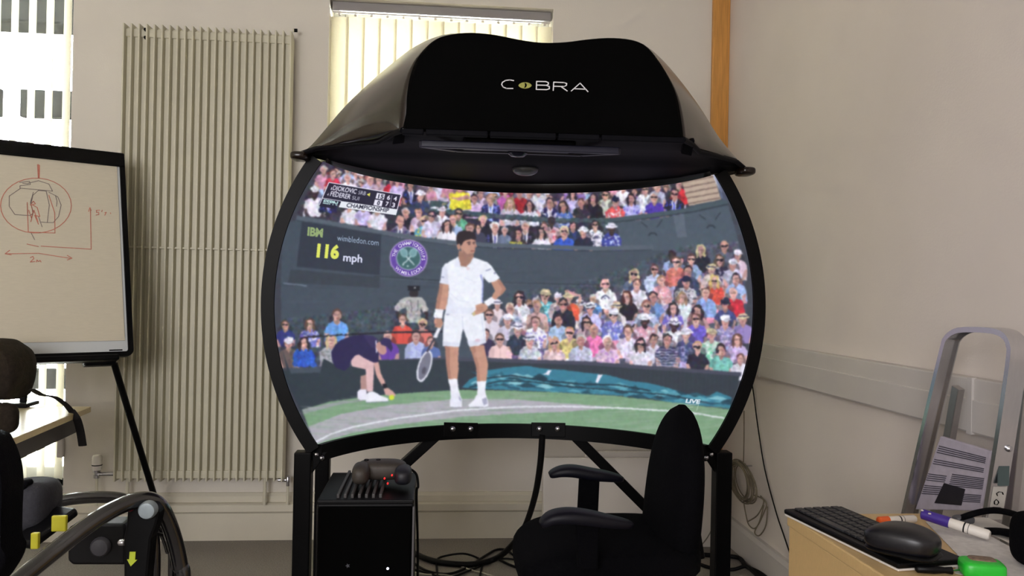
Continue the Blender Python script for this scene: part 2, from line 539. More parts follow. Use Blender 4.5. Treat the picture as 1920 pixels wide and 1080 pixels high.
SCREEN = dome_mesh('screen', DR, M_white, parent=sim, uv=True)
tag(SCREEN, 'curved screen showing a tennis player in white before a crowd')
dome_mesh('outer_shell', DR + .014, M_black, 64, 40, sim)
# flat rim ring in the rim plane, cut by the hood above and the beam below
for sgn in (-1, 1):
    a0 = math.asin((ZB - .03 - DCZ) / RO); a1 = math.asin((ZTOP + .02 - DCZ) / RO); rr = []
    for k in range(49):
        a = a0 + (a1 - a0) * k / 48
        c, s = math.cos(a) * sgn, math.sin(a)
        rr.append([V(DCX + c * q, y, DCZ + s * q) for q, y in ((RI, YR - .012), (RO, YR - .012), (RO, YR + .045), (RI + .01, YR + .045))])
    MB().loft(rr, True, True).build('rim', M_black, sim, smooth=40)
# beam under the dome, following its lower cut
arc = [Vector(p) for p in dome_pt(np.linspace(0, 1, 41), np.zeros(41))]
beam = MB(); rr = []
for i, p in enumerate(arc):
    d = (V(p.x - DCX, p.y - DCY, 0)).normalized()
    rr.append([p - d * .014 + V(0, 0, .002), p + d * .05 + V(0, 0, .002), p + d * .05 + V(0, 0, -.056), p - d * .014 + V(0, 0, -.056)])
beam.loft(rr, True, True)
beam.build('lower_beam', M_black, sim, smooth=30)


def beam_front(x, y):      # where the ray meets the inner face of the beam
    v = ray(x, y); r = DR * 0 + math.hypot(arc[20].x - DCX, arc[20].y - DCY) - .014
    ox, oy = CAM.x - DCX, CAM.y - DCY
    A = v.x ** 2 + v.y ** 2; B = 2 * (ox * v.x + oy * v.y); C_ = ox * ox + oy * oy - r * r
    t = (-B + math.sqrt(B * B - 4 * A * C_)) / (2 * A)
    return CAM + v * t


for (x0, x1) in ((832, 896), (996, 1060)):
    a = beam_front(x0, 803); b = beam_front(x1, 804)
    MB().prism([a + V(0, -.004, .024), b + V(0, -.004, .024), b + V(0, -.004, -.034), a + V(0, -.004, -.034)], (0, .006, 0)).build('joint_plate', M_black, sim, bevel=.002)
for x in (848.5, 882, 1011, 1045):
    p = beam_front(x, 803.5) + V(0, -.012, 0)
    MB().lathe([(.011, .006), (.011, .001), (.008, -.002), (.007, -.006), (.003, -.008)], p, (0, 1, 0), 12).build('bolt', M_chrome, sim, smooth=40)
# legs
LEG = .058
for (px, y, yy) in ((570, 846, YR + .01), (1354, 846, YR + .01)):
    p = PY(px, y, yy)
    MB().box2((p.x - LEG / 2, yy - LEG / 2, .012), (p.x + LEG / 2, yy + LEG / 2, p.z)).build('leg', M_black, sim, bevel=.004)
    MB().box2((p.x - .06, yy - .07, 0), (p.x + .06, yy + .07, .012)).build('foot', M_black, sim, bevel=.003)
    s = 1 if px < 900 else -1
    g = p + V(s * .03, 0, 0)
    MB().prism([g + V(0, -.012, -.002), g + V(s * .05, -.012, -.002), g + V(0, -.012, -.075)], (0, .008, 0)).build('gusset', M_black, sim, bevel=.002)
    for (dx, dz) in ((.014, .0), (.032, -.012)):
        MB().lathe([(.009, .004), (.009, 0), (.006, -.006), (.002, -.008)], g + V(s * dx, -.016, dz - .008), (0, 1, 0), 10).build('bolt', M_chrome, sim, smooth=40)
rl = []
for px, yy in ((606, YR + .40), (1282, YR + .40)):
    p = PY(px, 850, yy)
    MB().box2((p.x - .027, yy - .027, .012), (p.x + .027, yy + .027, ZB - .02)).build('leg', M_black, sim, bevel=.004)
    MB().box2((p.x - .06, yy - .06, 0), (p.x + .06, yy + .06, .012)).build('foot', M_black, sim, bevel=.003)
    rl.append(p)
for (a, b) in (((822, 812), (606, 1008)), ((1072, 812), (1282, 1022))):
    MB().bar(PY(a[0], a[1], YR + .42), PY(b[0], b[1], YR + .40), .05, .04).build('brace', M_black, sim, bevel=.003)

# ---- hood
YFR = 2.2
Fpx = [(754, 245), (761, 215), (763, 181), (768, 148), (779, 117), (796, 93), (818, 74), (845, 66), (880, 63), (925, 67), (970, 76), (1015, 82), (1060, 81), (1100, 76), (1140, 73), (1175, 75), (1206, 84), (1230, 109), (1254, 148), (1268, 181), (1276, 222), (1281, 262)]
Bpx = [(557, 291), (582, 274), (612, 240), (648, 198), (692, 156), (739, 116), (780, 86), (828, 66), (879, 62), (925, 67), (970, 76), (1015, 82), (1060, 81), (1100, 76), (1143, 72), (1188, 75), (1218, 94), (1247, 121), (1281, 161), (1317, 211), (1352, 263), (1401, 318)]
Fw = smooth_path([PY(x, y, YFR) for x, y in Fpx], 3); Bw = smooth_path([PY(x, y, YR - .02) for x, y in Bpx], 3)
LP = [(0, 754, 245), (.15, 739, 250), (.35, 712, 265), (.6, 655, 271), (.85, 595, 278), (1, 557, 291)]
RPx = [(0, 1281, 262), (.15, 1297, 270), (.35, 1311, 285), (.6, 1345, 293), (.85, 1381, 303), (1, 1401, 320)]


def along(tab, t):
    for (t0, x0, y0), (t1, x1, y1) in zip(tab, tab[1:]):
        if t <= t1 + 1e-9:
            k = (t - t0) / (t1 - t0); return PY(x0 + (x1 - x0) * k, y0 + (y1 - y0) * k, YFR + (YR - .02 - YFR) * t)


ts = [0, .05, .1, .15, .25, .35, .45, .6, .72, .85, .93, 1.0]
rings = []; edgeL = []; edgeR = []
for t in ts:
    nn = len(Fw) - 1
    ring = [f.lerp(b, t + .10 * math.sin(math.pi * t) * max(0, abs(2 * k / nn - 1) - .45) / .55) for k, (f, b) in enumerate(zip(Fw, Bw))]
    for p in ring: p.y = YFR + (YR - .02 - YFR) * t
    a, b = along(LP, t), along(RPx, t)
    d0, d1 = a - ring[0], b - ring[-1]
    for k in range(5):
        ring[k] = ring[k] + d0 * (1 - k / 5) ** 2; ring[-1 - k] = ring[-1 - k] + d1 * (1 - k / 5) ** 2
    edgeL.append(ring[0].copy()); edgeR.append(ring[-1].copy()); rings.append(ring)
cz = min(edgeL[-1].z, edgeR[-1].z)
for (y, sx, sz) in ((YR + .2, .93, .97), (YR + .45, .72, .78), (YR + .62, .42, .48), (YR + .68, .12, .16)):
    rings.append([V(DCX + (p.x - DCX) * sx, y, cz + (p.z - cz) * sz) for p in rings[len(ts) - 1]])
hood = MB().loft(rings, False, False).build('hood', M_hood, sim, smooth=60)
so = hood.modifiers.new('thickness', 'SOLIDIFY'); so.thickness = .006; so.offset = -1
fr0 = [V(p.x, YFR - .004, p.z) for p in Fw]
cen = V(sum(p.x for p in fr0) / len(fr0), 0, sum(p.z for p in fr0) / len(fr0))
ins = [V(cen.x + (p.x - cen.x) * .975, YFR - .014, cen.z + (p.z - cen.z) * .975) for p in fr0]
fp = MB().loft([[p + V(0, .012, 0) for p in fr0], fr0, ins], True, True).build('front_panel', M_blackm, sim, smooth=30)
tag(fp, 'matte black front panel with white lettering')
# logo letters
LG = lambda X, Y: PY(540 + .4583 * X, 40 + .4583 * Y, YFR - .0165)
M_logo = mat('logo_silver', (225, 225, 228), .4, noise=.02)


def stroke(mb, pts, w, y=.0025):
    for a, b in zip(pts, pts[1:]):
        d = (b - a).normalized()
        mb.bar(a - d * w * .3, b + d * w * .3, y, w, up=(0, 1, 0)) if False else mb.bar(a - d * w * .3, b + d * w * .3, w, y)


letters = {
    'C': [[(923, 243), (908, 240), (890, 242), (877, 250), (874, 259), (880, 269), (894, 275), (920, 275)]],
    'B': [[(1017, 246), (1016, 279)], [(1017, 246), (1055, 247), (1065, 251), (1065, 258), (1056, 262), (1017, 261)], [(1056, 262), (1069, 267), (1069, 276), (1058, 280), (1016, 279)]],
    'R': [[(1087, 249), (1085, 283)], [(1087, 249), (1130, 251), (1140, 255), (1139, 262), (1130, 267), (1086, 266)], [(1116, 267), (1142, 285)]],
    'A': [[(1159, 285), (1195, 253), (1227, 288)], [(1173, 276), (1216, 278)]]}
for k, ss in letters.items():
    mb = MB()
    for s in ss: stroke(mb, [LG(*p) for p in s], .0028)
    mb.build('logo_letter', M_logo, fp)
eye = [LG(970 + 27 * math.cos(t), 262 + 13 * math.sin(t) * (abs(math.sin(t)) ** .3)) for t in [2 * math.pi * k / 24 for k in range(24)]]
MB().prism(eye, (0, .002, 0)).build('logo_eye', mat('eye_green', (150, 150, 70), .4, noise=.3, nscale=120), fp)
MB().prism([LG(x, y) + V(0, -.001, 0) for x, y in ((968, 251), (975, 255), (977, 263), (973, 270), (966, 273), (970, 262))], (0, .002, 0)).build('logo_pupil', M_blackm, fp)
# underside lining, from the front edge back to the dome
un = MB()
cols = [k / 12 for k in range(13)]
rows = [[l.lerp(r, k) + V(0, 0, .004) for k in cols] for l, r in zip(edgeL, edgeR)]
top_arc = [Vector(p) for p in dome_pt(np.array(cols) * .98 + .01, np.ones(13), DR - .004)]
rows.append([p + V(0, 0, .004) for p in top_arc])
un.loft(rows, False, False)
un_o = un.build('hood_underside', M_under, sim, smooth=40)
md = un_o.modifiers.new('thickness', 'SOLIDIFY'); md.thickness = .006; md.offset = 1
# front lip in sections, notched where they meet
cuts = [.0, .075, .30, .31, .53, .54, .69, .70, .98]
for a, b in zip([0, .082, .305, .545, .70], [.075, .297, .537, .692, 1.0]):
    A, B = edgeL[0].lerp(edgeR[0], a), edgeL[0].lerp(edgeR[0], b)
    MB().bar(A + V(0, -.006, -.004), B + V(0, -.006, -.004), .02, .016).build('front_lip', M_under, sim, bevel=.003)
for E in (edgeL, edgeR):
    MB().tube(E, .008, 8).build('edge_trim', M_under, sim, smooth=50)
    tip = E[-1]
    s = -1 if E is edgeL else 1
    MB().sbox(tip + V(-s * .012, -.01, -.006), (.06, .09, .03), .6).build('hood_tip', M_hood, sim, smooth=60)
for (x, y, s) in ((741, 258, 1), (1297, 280, -1)):
    p = PY(x, y, YFR + .1)
    MB().prism([p + V(0, -.03, .02), p + V(s * .03, -.02, .015), p + V(s * .025, .02, -.012), p + V(-s * .01, .03, -.016)], (0, .012, .012)).build('edge_bracket', M_under, sim, bevel=.003)
# projector bay: frame, projector and lens hanging in the underside
bl, br = PY(790, 262, YFR + .07), PY(1160, 275, YFR + .07)
bl2, br2 = PY(855, 274, YFR + .24), PY(1090, 283, YFR + .24)
zb_ = .5 * (bl.z + br.z) - .012
bay = MB()
q = [V(bl.x, bl.y, zb_), V(br.x, br.y, zb_), V(br2.x, br2.y, zb_ + .02), V(bl2.x, bl2.y, zb_ + .02)]
for a, b in zip(q, q[1:] + q[:1]): bay.bar(a, b, .018, .02)
bay_o = bay.build('projector_bay', mat('bay_grey', (30, 30, 48), .4, noise=.05), sim, bevel=.003)
MB().box2((q[0].x + .12, q[0].y + .02, zb_ + .012), (q[1].x - .12, q[2].y - .02, zb_ + .03)).build('projector', M_plastic, bay_o, bevel=.006)
pm = (q[2] + q[3]) / 2
MB().lathe([(.03, .02), (.03, -.008), (.024, -.012), (.02, -.016), (.002, -.018)], V(pm.x - .01, pm.y - .06, zb_ + .008), (0, 0, 1), 20).build('lens', mat('lens_glass', (40, 42, 60), .08, noise=.02), bay_o, smooth=40)
us = np.linspace(0.0, 1, 49)
fa = [Vector(p) for p in dome_pt(us, np.ones(49), DR - .012)]
fas = MB()
drop = [.004 + .030 * math.sin(math.pi * u) ** .8 for u in us]
fas.loft([[p + V(0, 0, .05) for p in fa], [p + V(0, 0, -d) for p, d in zip(fa, drop)]], False, False)
fo = fas.build('top_fascia', mat('fascia_black', (12, 12, 14), .28, noise=.05), sim, smooth=60)
md = fo.modifiers.new('thickness', 'SOLIDIFY'); md.thickness = .006; md.offset = 1
sw_ = PZ(985, 318, ZTOP + .012)  # added grey bulge, its colour stands in for a blurry highlight on the underside
MB().sbox(sw_, (.095, .09, .045), .95).build('highlight_bulge', mat('highlight_grey', (84, 86, 88), .3, noise=.04), sim, smooth=80)

# ================================================================== THE BROADCAST PICTURE ON THE SCREEN (drawn here, point by point)
S = 2.0; X0, Y0, CW, CH = 500, 290, 930, 570
CAN = np.zeros((int(CH * S), int(CW * S), 3), np.float32)


def _mask(pts):
    p = (np.asarray(pts, float) - (X0, Y0)) * S
    x0 = max(int(np.floor(p[:, 0].min())), 0); x1 = min(int(np.ceil(p[:, 0].max())) + 1, CAN.shape[1])
    y0 = max(int(np.floor(p[:, 1].min())), 0); y1 = min(int(np.ceil(p[:, 1].max())) + 1, CAN.shape[0])
    if x1 <= x0 or y1 <= y0: return None
    yy, xx = np.mgrid[y0:y1, x0:x1] + 0.5
    ins = np.zeros(yy.shape, bool)
    n = len(p)
    for i in range(n):
        (ax, ay), (bx, by) = p[i], p[(i + 1) % n]
        if ay == by: continue
        c = ((ay > yy) != (by > yy)) & (xx < (bx - ax) * (yy - ay) / (by - ay) + ax)
        ins ^= c
    return ins, slice(y0, y1), slice(x0, x1)


def poly(pts, col, al=1.0):
    r = _mask(pts)
    if r is None: return
    m, ys, xs = r
    reg = CAN[ys, xs]
    reg[m] = reg[m] * (1 - al) + np.array(col, np.float32) * al


def ell(cx, cy, rx, ry, col, al=1.0, rot=0.0, a0=0, a1=360, n=22):
    t = np.radians(np.linspace(a0, a1, n)); c, s = math.cos(rot), math.sin(rot)
    x, y = rx * np.cos(t), ry * np.sin(t)
    poly(np.stack([cx + x * c - y * s, cy + x * s + y * c], -1), col, al)


def line(pts, w, col, al=1.0):
    for (ax, ay), (bx, by) in zip(pts, pts[1:]):
        dx, dy = bx - ax, by - ay; L = math.hypot(dx, dy) or 1
        nx, ny = -dy / L * w / 2, dx / L * w / 2
        poly([(ax + nx, ay + ny), (bx + nx, by + ny), (bx - nx, by - ny), (ax - nx, ay - ny)], col, al)


_TC = {}
LATE = []; DEFER = []


def glyphs(s, bold=0.0):
    k = (s, bold)
    if k not in _TC:
        cu = bpy.data.curves.new('lettering', 'FONT'); cu.body = s; cu.offset = bold; cu.resolution_u = 3
        o = bpy.data.objects.new('lettering', cu); COL.objects.link(o)
        dg = bpy.context.evaluated_depsgraph_get(); dg.update()
        me = o.evaluated_get(dg).to_mesh(); me.calc_loop_triangles()
        vs = np.array([v.co[:2] for v in me.vertices]) if len(me.vertices) else np.zeros((0, 2))
        tr = [[vs[i] for i in t.vertices] for t in me.loop_triangles]
        o.evaluated_get(dg).to_mesh_clear()
        bpy.data.objects.remove(o); bpy.data.curves.remove(cu)
        _TC[k] = tr
    return _TC[k]


def text(s, x, y, w, h, col, slope=0.0, slant=0.0, bold=0.0, al=1.0):
    """baseline start (x, y); overall width w; cap height h; slope of the baseline; slant = x shift per unit height"""
    if not LATE: DEFER.append((text, (s, x, y, w, h, col, slope, slant, bold, al))); return
    tr = glyphs(s, bold)
    if not tr: return
    A = np.array(tr); mx, mn = A[..., 0].max(), A[..., 0].min()
    cap = 0.69
    for t in A:
        px = (t[:, 0] - mn) / (mx - mn) * w; py = t[:, 1] / cap * h
        poly(np.stack([x + px + py * slant, y + px * slope - py], -1), col, al)


def ringtext(s, cx, cy, r, a0, a1, h, col, inward=False):
    if not LATE: DEFER.append((ringtext, (s, cx, cy, r, a0, a1, h, col, inward))); return
    n = len(s)
    for i, ch in enumerate(s):
        if ch == ' ': continue
        a = math.radians(a0 + (a1 - a0) * i / (n - 1))
        A = np.array(glyphs(ch, .02))
        px = (A[..., 0] - (A[..., 0].max() + A[..., 0].min()) / 2) / .7 * h; py = (A[..., 1] - .35) / .7 * h
        if inward: c, q = math.cos(a), math.sin(a); ux, uy, vx, vy = q, -c, -c, -q
        else: c, q = math.cos(a), math.sin(a); ux, uy, vx, vy = -q, c, c, q
        for t in range(A.shape[0]):
            poly(np.stack([cx + r * c + px[t] * ux + py[t] * vx, cy + r * q + px[t] * uy + py[t] * vy], -1), col)


def shade(c, k):
    return tuple(min(255, max(0, v * k)) for v in c)


SK = (214, 166, 158); SK2 = (196, 146, 138); DKS = (62, 48, 50); GREY = (190, 186, 190); BLONDE = (206, 182, 140)
DK = (46, 36, 44); BR = (96, 70, 62); WH = (238, 234, 250); NAVY = (36, 38, 74); BLK = (34, 32, 44)
LB = (168, 190, 236); PINK = (232, 150, 178); LIL = (204, 190, 240)


def person(x, y, s, shirt, hair=BR, k='', pat=None, skin=SK):
    jit = random.uniform(.93, 1.05); shirt = shade(shirt, jit); skin = shade(skin, random.uniform(.92, 1.06))
    if 'l' in k: ell(x, y + s * .55, s * 1.05, s * 1.55, hair)
    lean_ = random.uniform(-.25, .25) * s
    ell(x, y + .9 * s, 1.5 * s, 1.2 * s, (40, 34, 42), .45)
    body = [(x - .5 * s, y + .95 * s), (x + .5 * s, y + .95 * s), (x + 1.5 * s, y + 1.45 * s), (x + 2.0 * s, y + 2.3 * s), (x + 2.1 * s + lean_, y + 4.6 * s), (x - 2.1 * s + lean_, y + 4.6 * s), (x - 2.0 * s, y + 2.3 * s), (x - 1.5 * s, y + 1.45 * s)]
    poly(body, shirt)
    poly([(x - 1.5 * s, y + 1.5 * s), (x - .9 * s, y + 1.6 * s), (x - 1.1 * s, y + 4.6 * s), (x - 2.1 * s, y + 4.6 * s), (x - 2 * s, y + 2.3 * s)], shade(shirt, .86), .8)
    if random.random() < .6:
        poly([(x - 2.05 * s, y + 3.0 * s), (x - 1.5 * s, y + 3.1 * s), (x - .9 * s, y + 4.6 * s), (x - 1.9 * s, y + 4.6 * s)], skin, .9)
        poly([(x + 2.05 * s, y + 3.0 * s), (x + 1.5 * s, y + 3.1 * s), (x + 1.0 * s, y + 4.6 * s), (x + 1.9 * s, y + 4.6 * s)], shade(skin, .94), .9)
    line([(x + .1 * s, y + 1.8 * s), (x + .1 * s, y + 4.4 * s)], s * .18, shade(shirt, .84), .6)
    if pat:
        if 's' in k:
            for q in range(7): line([(x - 1.9 * s, y + (1.7 + q * .45) * s), (x + 1.9 * s, y + (1.7 + q * .45) * s)], s * .16, pat, .85)
        else:
            for q in range(34):
                ell(x + random.uniform(-1.7, 1.7) * s, y + random.uniform(1.5, 4.5) * s, s * random.uniform(.12, .3), s * random.uniform(.1, .26), pat, .8, n=8)
    if 't' in k:
        poly([(x - .55 * s, y + 1.0 * s), (x + .55 * s, y + 1.0 * s), (x + .25 * s, y + 4.4 * s), (x - .25 * s, y + 4.4 * s)], WH)
        line([(x, y + 1.2 * s), (x, y + 4.4 * s)], s * .3, pat or (70, 80, 190))
    poly([(x - .42 * s, y + .5 * s), (x + .42 * s, y + .5 * s), (x + .5 * s, y + 1.15 * s), (x, y + 1.75 * s), (x - .5 * s, y + 1.15 * s)], shade(skin, .86))
    if 'b' in k:
        ell(x, y, .76 * s, 1.0 * s, skin)
        ell(x - .1 * s, y - .5 * s, .45 * s, .35 * s, shade(skin, 1.1), .7)
    else:
        ell(x, y - .18 * s, .86 * s, .95 * s, hair)
        ell(x, y + .16 * s, .7 * s, .86 * s, skin)
        if 'l' in k:
            ell(x - .72 * s, y + .6 * s, .26 * s, 1.1 * s, hair); ell(x + .72 * s, y + .6 * s, .26 * s, 1.1 * s, hair)
    ell(x + .3 * s, y + .3 * s, .32 * s, .6 * s, shade(skin, .88), .6)
    if 'g' in k:
        ell(x - .32 * s, y + .02 * s, .34 * s, .2 * s, (28, 22, 30), n=10); ell(x + .34 * s, y + .04 * s, .34 * s, .2 * s, (28, 22, 30), n=10)
    else:
        ell(x, y + .04 * s, .5 * s, .16 * s, (90, 60, 62), .45, n=10)
    line([(x - .22 * s, y + .6 * s), (x + .25 * s, y + .6 * s)], s * .12, (160, 90, 95), .8)
    if 'w' in k or 'c' in k or 'y' in k:
        hc = WH if 'w' in k else ((34, 36, 62) if 'c' in k else (214, 196, 160))
        ell(x, y - .55 * s, .86 * s, .62 * s, hc)
        if 'c' in k or 'p' in k: ell(x + .3 * s, y - .28 * s, .8 * s, .2 * s, shade(hc, .86))
        else:
            ell(x, y - .34 * s, 1.25 * s, .3 * s, hc); line([(x - .84 * s, y - .5 * s), (x + .84 * s, y - .5 * s)], s * .22, (60, 58, 84) if 'n' in k else shade(hc, .8))


WALL = (66, 76, 88)
CAN[:] = (60, 62, 72)
pic = [(604, 304), (589, 334), (572, 368), (557, 405), (540, 450), (531, 490), (527, 540), (527, 600), (531, 650), (540, 700), (552, 735), (566, 768), (580, 800), (592, 834), (680, 815), (800, 800), (970, 795), (1130, 802), (1260, 818), (1338, 834), (1356, 795), (1371, 750), (1386, 700), (1394, 660), (1399, 611), (1400, 560), (1397, 515), (1386, 456), (1376, 420), (1364, 386), (1352, 350), (1341, 324), (1200, 338), (985, 348), (800, 340), (680, 322)]
poly(pic, WALL)
for k in range(260):      # mottling of the green wall
    x, y = random.uniform(520, 1400), random.uniform(395, 700)
    ell(x, y, random.uniform(8, 40), random.uniform(2, 8), shade(WALL, random.uniform(.8, 1.14)), .25)
poly([(600, 300), (680, 322), (800, 338), (985, 347), (1200, 338), (1278, 332), (1293, 388), (1200, 402), (1060, 413), (960, 408), (860, 398), (755, 388), (640, 420), (557, 405), (572, 368)], (58, 54, 66))
poly([(557, 405), (640, 415), (755, 388), (870, 396), (960, 408), (1120, 411), (1150, 460), (960, 458), (800, 448), (667, 430)], (48, 48, 60))
# steps and hand rail on the left of the yellow shirt
poly([(800, 345), (845, 345), (836, 396), (795, 392)], (64, 78, 84)); line([(818, 342), (801, 388)], 4, (150, 160, 178))
for k in range(4): poly([(829, 362 + k * 9), (838, 362 + k * 9), (837, 367 + k * 9), (827, 367 + k * 9)], (150, 140, 110))
# back rows, blurred faces
for k in range(150):
    x = random.uniform(604, 1275); t = (x - 604) / 670.
    yb_ = 316 + 34 * math.sin(min(t * 1.9, 1.57)) - max(0, t - .6) * 38
    y = yb_ + random.uniform(-2, 36)
    if 748 < x < 850 and y > 352: continue
    c = random.choice([WH, (216, 204, 236), (70, 54, 66), (200, 70, 90), (222, 150, 176), (60, 56, 76), (150, 120, 190), LB, (44, 40, 54), (190, 176, 200), WH, (110, 90, 110)])
    person(x, y, random.uniform(5.5, 7), c, random.choice([DK, BR, GREY, (120, 84, 70)]), random.choice(['', 'g', '', 'w', 'b', 'l']))
U = [  # (x, y, size, shirt, hair, kind, pattern, skin)
    (607, 318, 8, (226, 160, 190), GREY, '', None, SK), (624, 326, 8, (208, 60, 80), BR, '', None, SK), (652, 334, 8.5, WH, GREY, '', None, SK), (694, 335, 9, (210, 196, 240), (170, 120, 100), '', None, SK), (710, 338, 8, (200, 170, 190), BR, '', None, SK), (735, 338, 8, (200, 44, 60), DK, '', None, SK2), (745, 340, 7, (214, 190, 240), BR, '', None, SK),
    (590, 360, 10, WH, DK, 'wp', None, DKS), (615, 362, 8, NAVY, DK, 't', (70, 80, 190), SK), (655, 385, 8, WH, BR, '', None, SK), (681, 386, 8, LIL, DK, '', None, SK), (707, 390, 9, WH, DK, '', None, SK),
    (770, 346, 8, BLK, DK, 't', (60, 70, 170), SK2), (788, 366, 9, (60, 66, 110), DK, 'w', None, SK), (761, 398, 9, BLK, GREY, '', None, SK2), (750, 414, 10, (120, 112, 140), GREY, 'bt', (60, 60, 90), SK2), (785, 399, 8, (214, 190, 216), (170, 120, 90), '', None, SK), (815, 396, 8, (230, 160, 180), DK, 'w', None, SK), (796, 414, 9.5, (110, 190, 226), BLONDE, 'g', (226, 226, 90), SK), (813, 408, 8, WH, DK, 'g', None, SK),
    (863, 350, 9, (226, 214, 60), DK, '', None, SK2), (901, 362, 8, (224, 200, 236), DK, '', None, SK2), (889, 372, 8, (228, 206, 240), DK, 's', (196, 150, 210), SK2), (920, 372, 9.5, (44, 46, 92), (170, 130, 110), 't', (110, 130, 220), SK), (956, 380, 9.5, (206, 196, 214), (150, 120, 90), 'l', None, SK), (948, 359, 8, (216, 110, 190), BR, '', None, SK), (974, 362, 8, (170, 40, 52), DK, '', None, SK2), (993, 385, 8.5, WH, DK, 'l', None, SK2), (1009, 358, 8, WH, DK, '', (180, 180, 220), SK), (1031, 380, 9, (40, 42, 92), DK, 't', WH, SK2), (1056, 386, 9, (88, 110, 190), DK, 'l', (200, 200, 230), SK2), (1074, 363, 8, LIL, DK, 'l', None, SK), (1090, 380, 8, (56, 50, 60), BR, '', None, SK2), (1112, 372, 9, (34, 32, 40), DK, 'l', None, SK), (1135, 365, 8.5, (200, 200, 190), DK, 'g', None, SK2), (1154, 378, 9, (222, 84, 90), DK, 'c', (230, 220, 230), SK), (1168, 350, 8, WH, GREY, '', None, SK), (1184, 372, 9, (180, 180, 236), DK, 'l', (90, 80, 180), SK2), (1210, 355, 9, WH, DK, 'g', None, SK), (1232, 350, 8, (200, 200, 236), BR, '', None, SK), (1227, 370, 9, (84, 60, 176), GREY, 'g', None, SK), (1273, 346, 8, (208, 50, 60), DK, '', None, SK), (1264, 363, 9.5, (36, 36, 50), DK, 'gt', (60, 70, 200), SK2)]
for p in sorted(U, key=lambda q: q[1]): person(p[0], p[1], p[2], p[3], p[4], p[5], p[6], p[7])
poly([(842, 362), (880, 362), (884, 393), (845, 393)], (228, 216, 62)); poly([(846, 371), (876, 366), (884, 372), (860, 378)], SK2)
# steps of planks, railing
poly([(1276, 336), (1338, 326), (1352, 374), (1292, 386)], (190, 168, 150))
for k in range(5): line([(1278 + k * 3.2, 342 + k * 10), (1338 + k * 3, 331 + k * 10)], 2.2, (112, 92, 84))
line([(1338, 326), (1353, 360)], 4.5, (214, 220, 244)); line([(1350, 352), (1354, 372)], 2, (130, 140, 190))
poly([(1338, 324), (1346, 324), (1366, 380), (1358, 382)], (80, 84, 110), .7)
LEDGE = (84, 94, 106)
line([(795, 394), (860, 398), (960, 407), (1060, 413), (1140, 413), (1220, 404), (1300, 392), (1364, 378)], 8, (70, 84, 92))
line([(795, 399), (860, 403), (960, 412), (1060, 418), (1140, 418), (1220, 409), (1300, 397), (1364, 383)], 2, (46, 54, 62))
poly([(1126, 420), (1220, 411), (1300, 399), (1366, 385), (1388, 470), (1150, 470)], (74, 86, 98))
poly([(1262, 404), (1282, 401), (1288, 444), (1270, 446)], (90, 100, 114))
for (cx, cy) in ((1226, 424), (1335, 410)):
    line([(cx - 24, cy - 8), (cx - 12, cy + 2)], 2.2, (48, 56, 66)); line([(cx + 6, cy + 2), (cx + 16, cy - 12)], 2.2, (48, 56, 66)); line([(cx - 10, cy + 18), (cx - 6, cy + 13), (cx + 2, cy + 13), (cx + 6, cy + 18)], 3, (44, 52, 62))
Lw = [(829, 396, 8, (240, 236, 250), DK, 'w', None, SK), (809, 404, 9, (222, 214, 244), DK, 'g', None, SK), (861, 400, 9, (110, 190, 150), DK, 'g', None, SK2), (850, 412, 9, LB, (170, 120, 100), '', None, SK), (838, 422, 9.5, WH, DK, 'l', None, SK2), (881, 428, 10, BLK, BR, '', None, SK), (906, 412, 9, BLK, BLONDE, '', None, SK), (897, 428, 7, (60, 60, 80), DK, '', None, SK), (928, 426, 10, (32, 34, 48), (232, 230, 236), 't', (80, 80, 150), SK), (946, 432, 7, (110, 120, 150), GREY, '', None, SK), (972, 438, 9, (54, 46, 50), DK, 'l', (220, 214, 90), SK2), (985, 424, 9.5, BLK, GREY, 't', (90, 90, 120), SK), (1015, 436, 9, WH, DK, 'l', None, SK), (1020, 424, 7, (236, 190, 200), BR, '', None, SK), (1034, 416, 8.5, (236, 190, 206), DK, '', (220, 90, 110), DKS), (1058, 434, 10.5, (60, 96, 214), (226, 214, 176), 'g', None, SK), (1074, 424, 8, (56, 70, 120), DK, '', None, SK2), (1094, 434, 9, (38, 40, 60), GREY, 'w', None, SK2), (1116, 422, 9, WH, DK, 'g', (60, 60, 90), SK), (1147, 428, 9, (64, 70, 160), DK, 'w', (200, 210, 240), DKS)]
for p in sorted(Lw, key=lambda q: q[1]): person(*p[:8])
line([(556, 408), (610, 416), (667, 427), (767, 444), (800, 450), (860, 456), (930, 460), (1060, 464), (1120, 466), (1225, 463)], 8, LEDGE)
line([(556, 414), (667, 433), (767, 450), (860, 462), (930, 466), (1120, 472), (1222, 469)], 2.5, (50, 58, 68))
poly([(530, 418), (556, 414), (667, 433), (767, 450), (860, 462), (930, 466), (1120, 472), (1222, 469), (1240, 540), (1180, 700), (560, 700), (526, 560)], WALL)
for k in range(240):
    x, y = random.uniform(535, 1220), random.uniform(475, 690); y = max(y, 425 + (x - 540) * .13 + 30)
    ell(x, y, random.uniform(10, 46), random.uniform(1, 4), shade(WALL, random.uniform(.78, 1.16)), .3)
line([(700, 518), (790, 524), (900, 530), (1130, 534)], 1.5, (44, 52, 60)); line([(705, 520), (790, 527), (1130, 537)], 1.2, (86, 98, 110), .7)
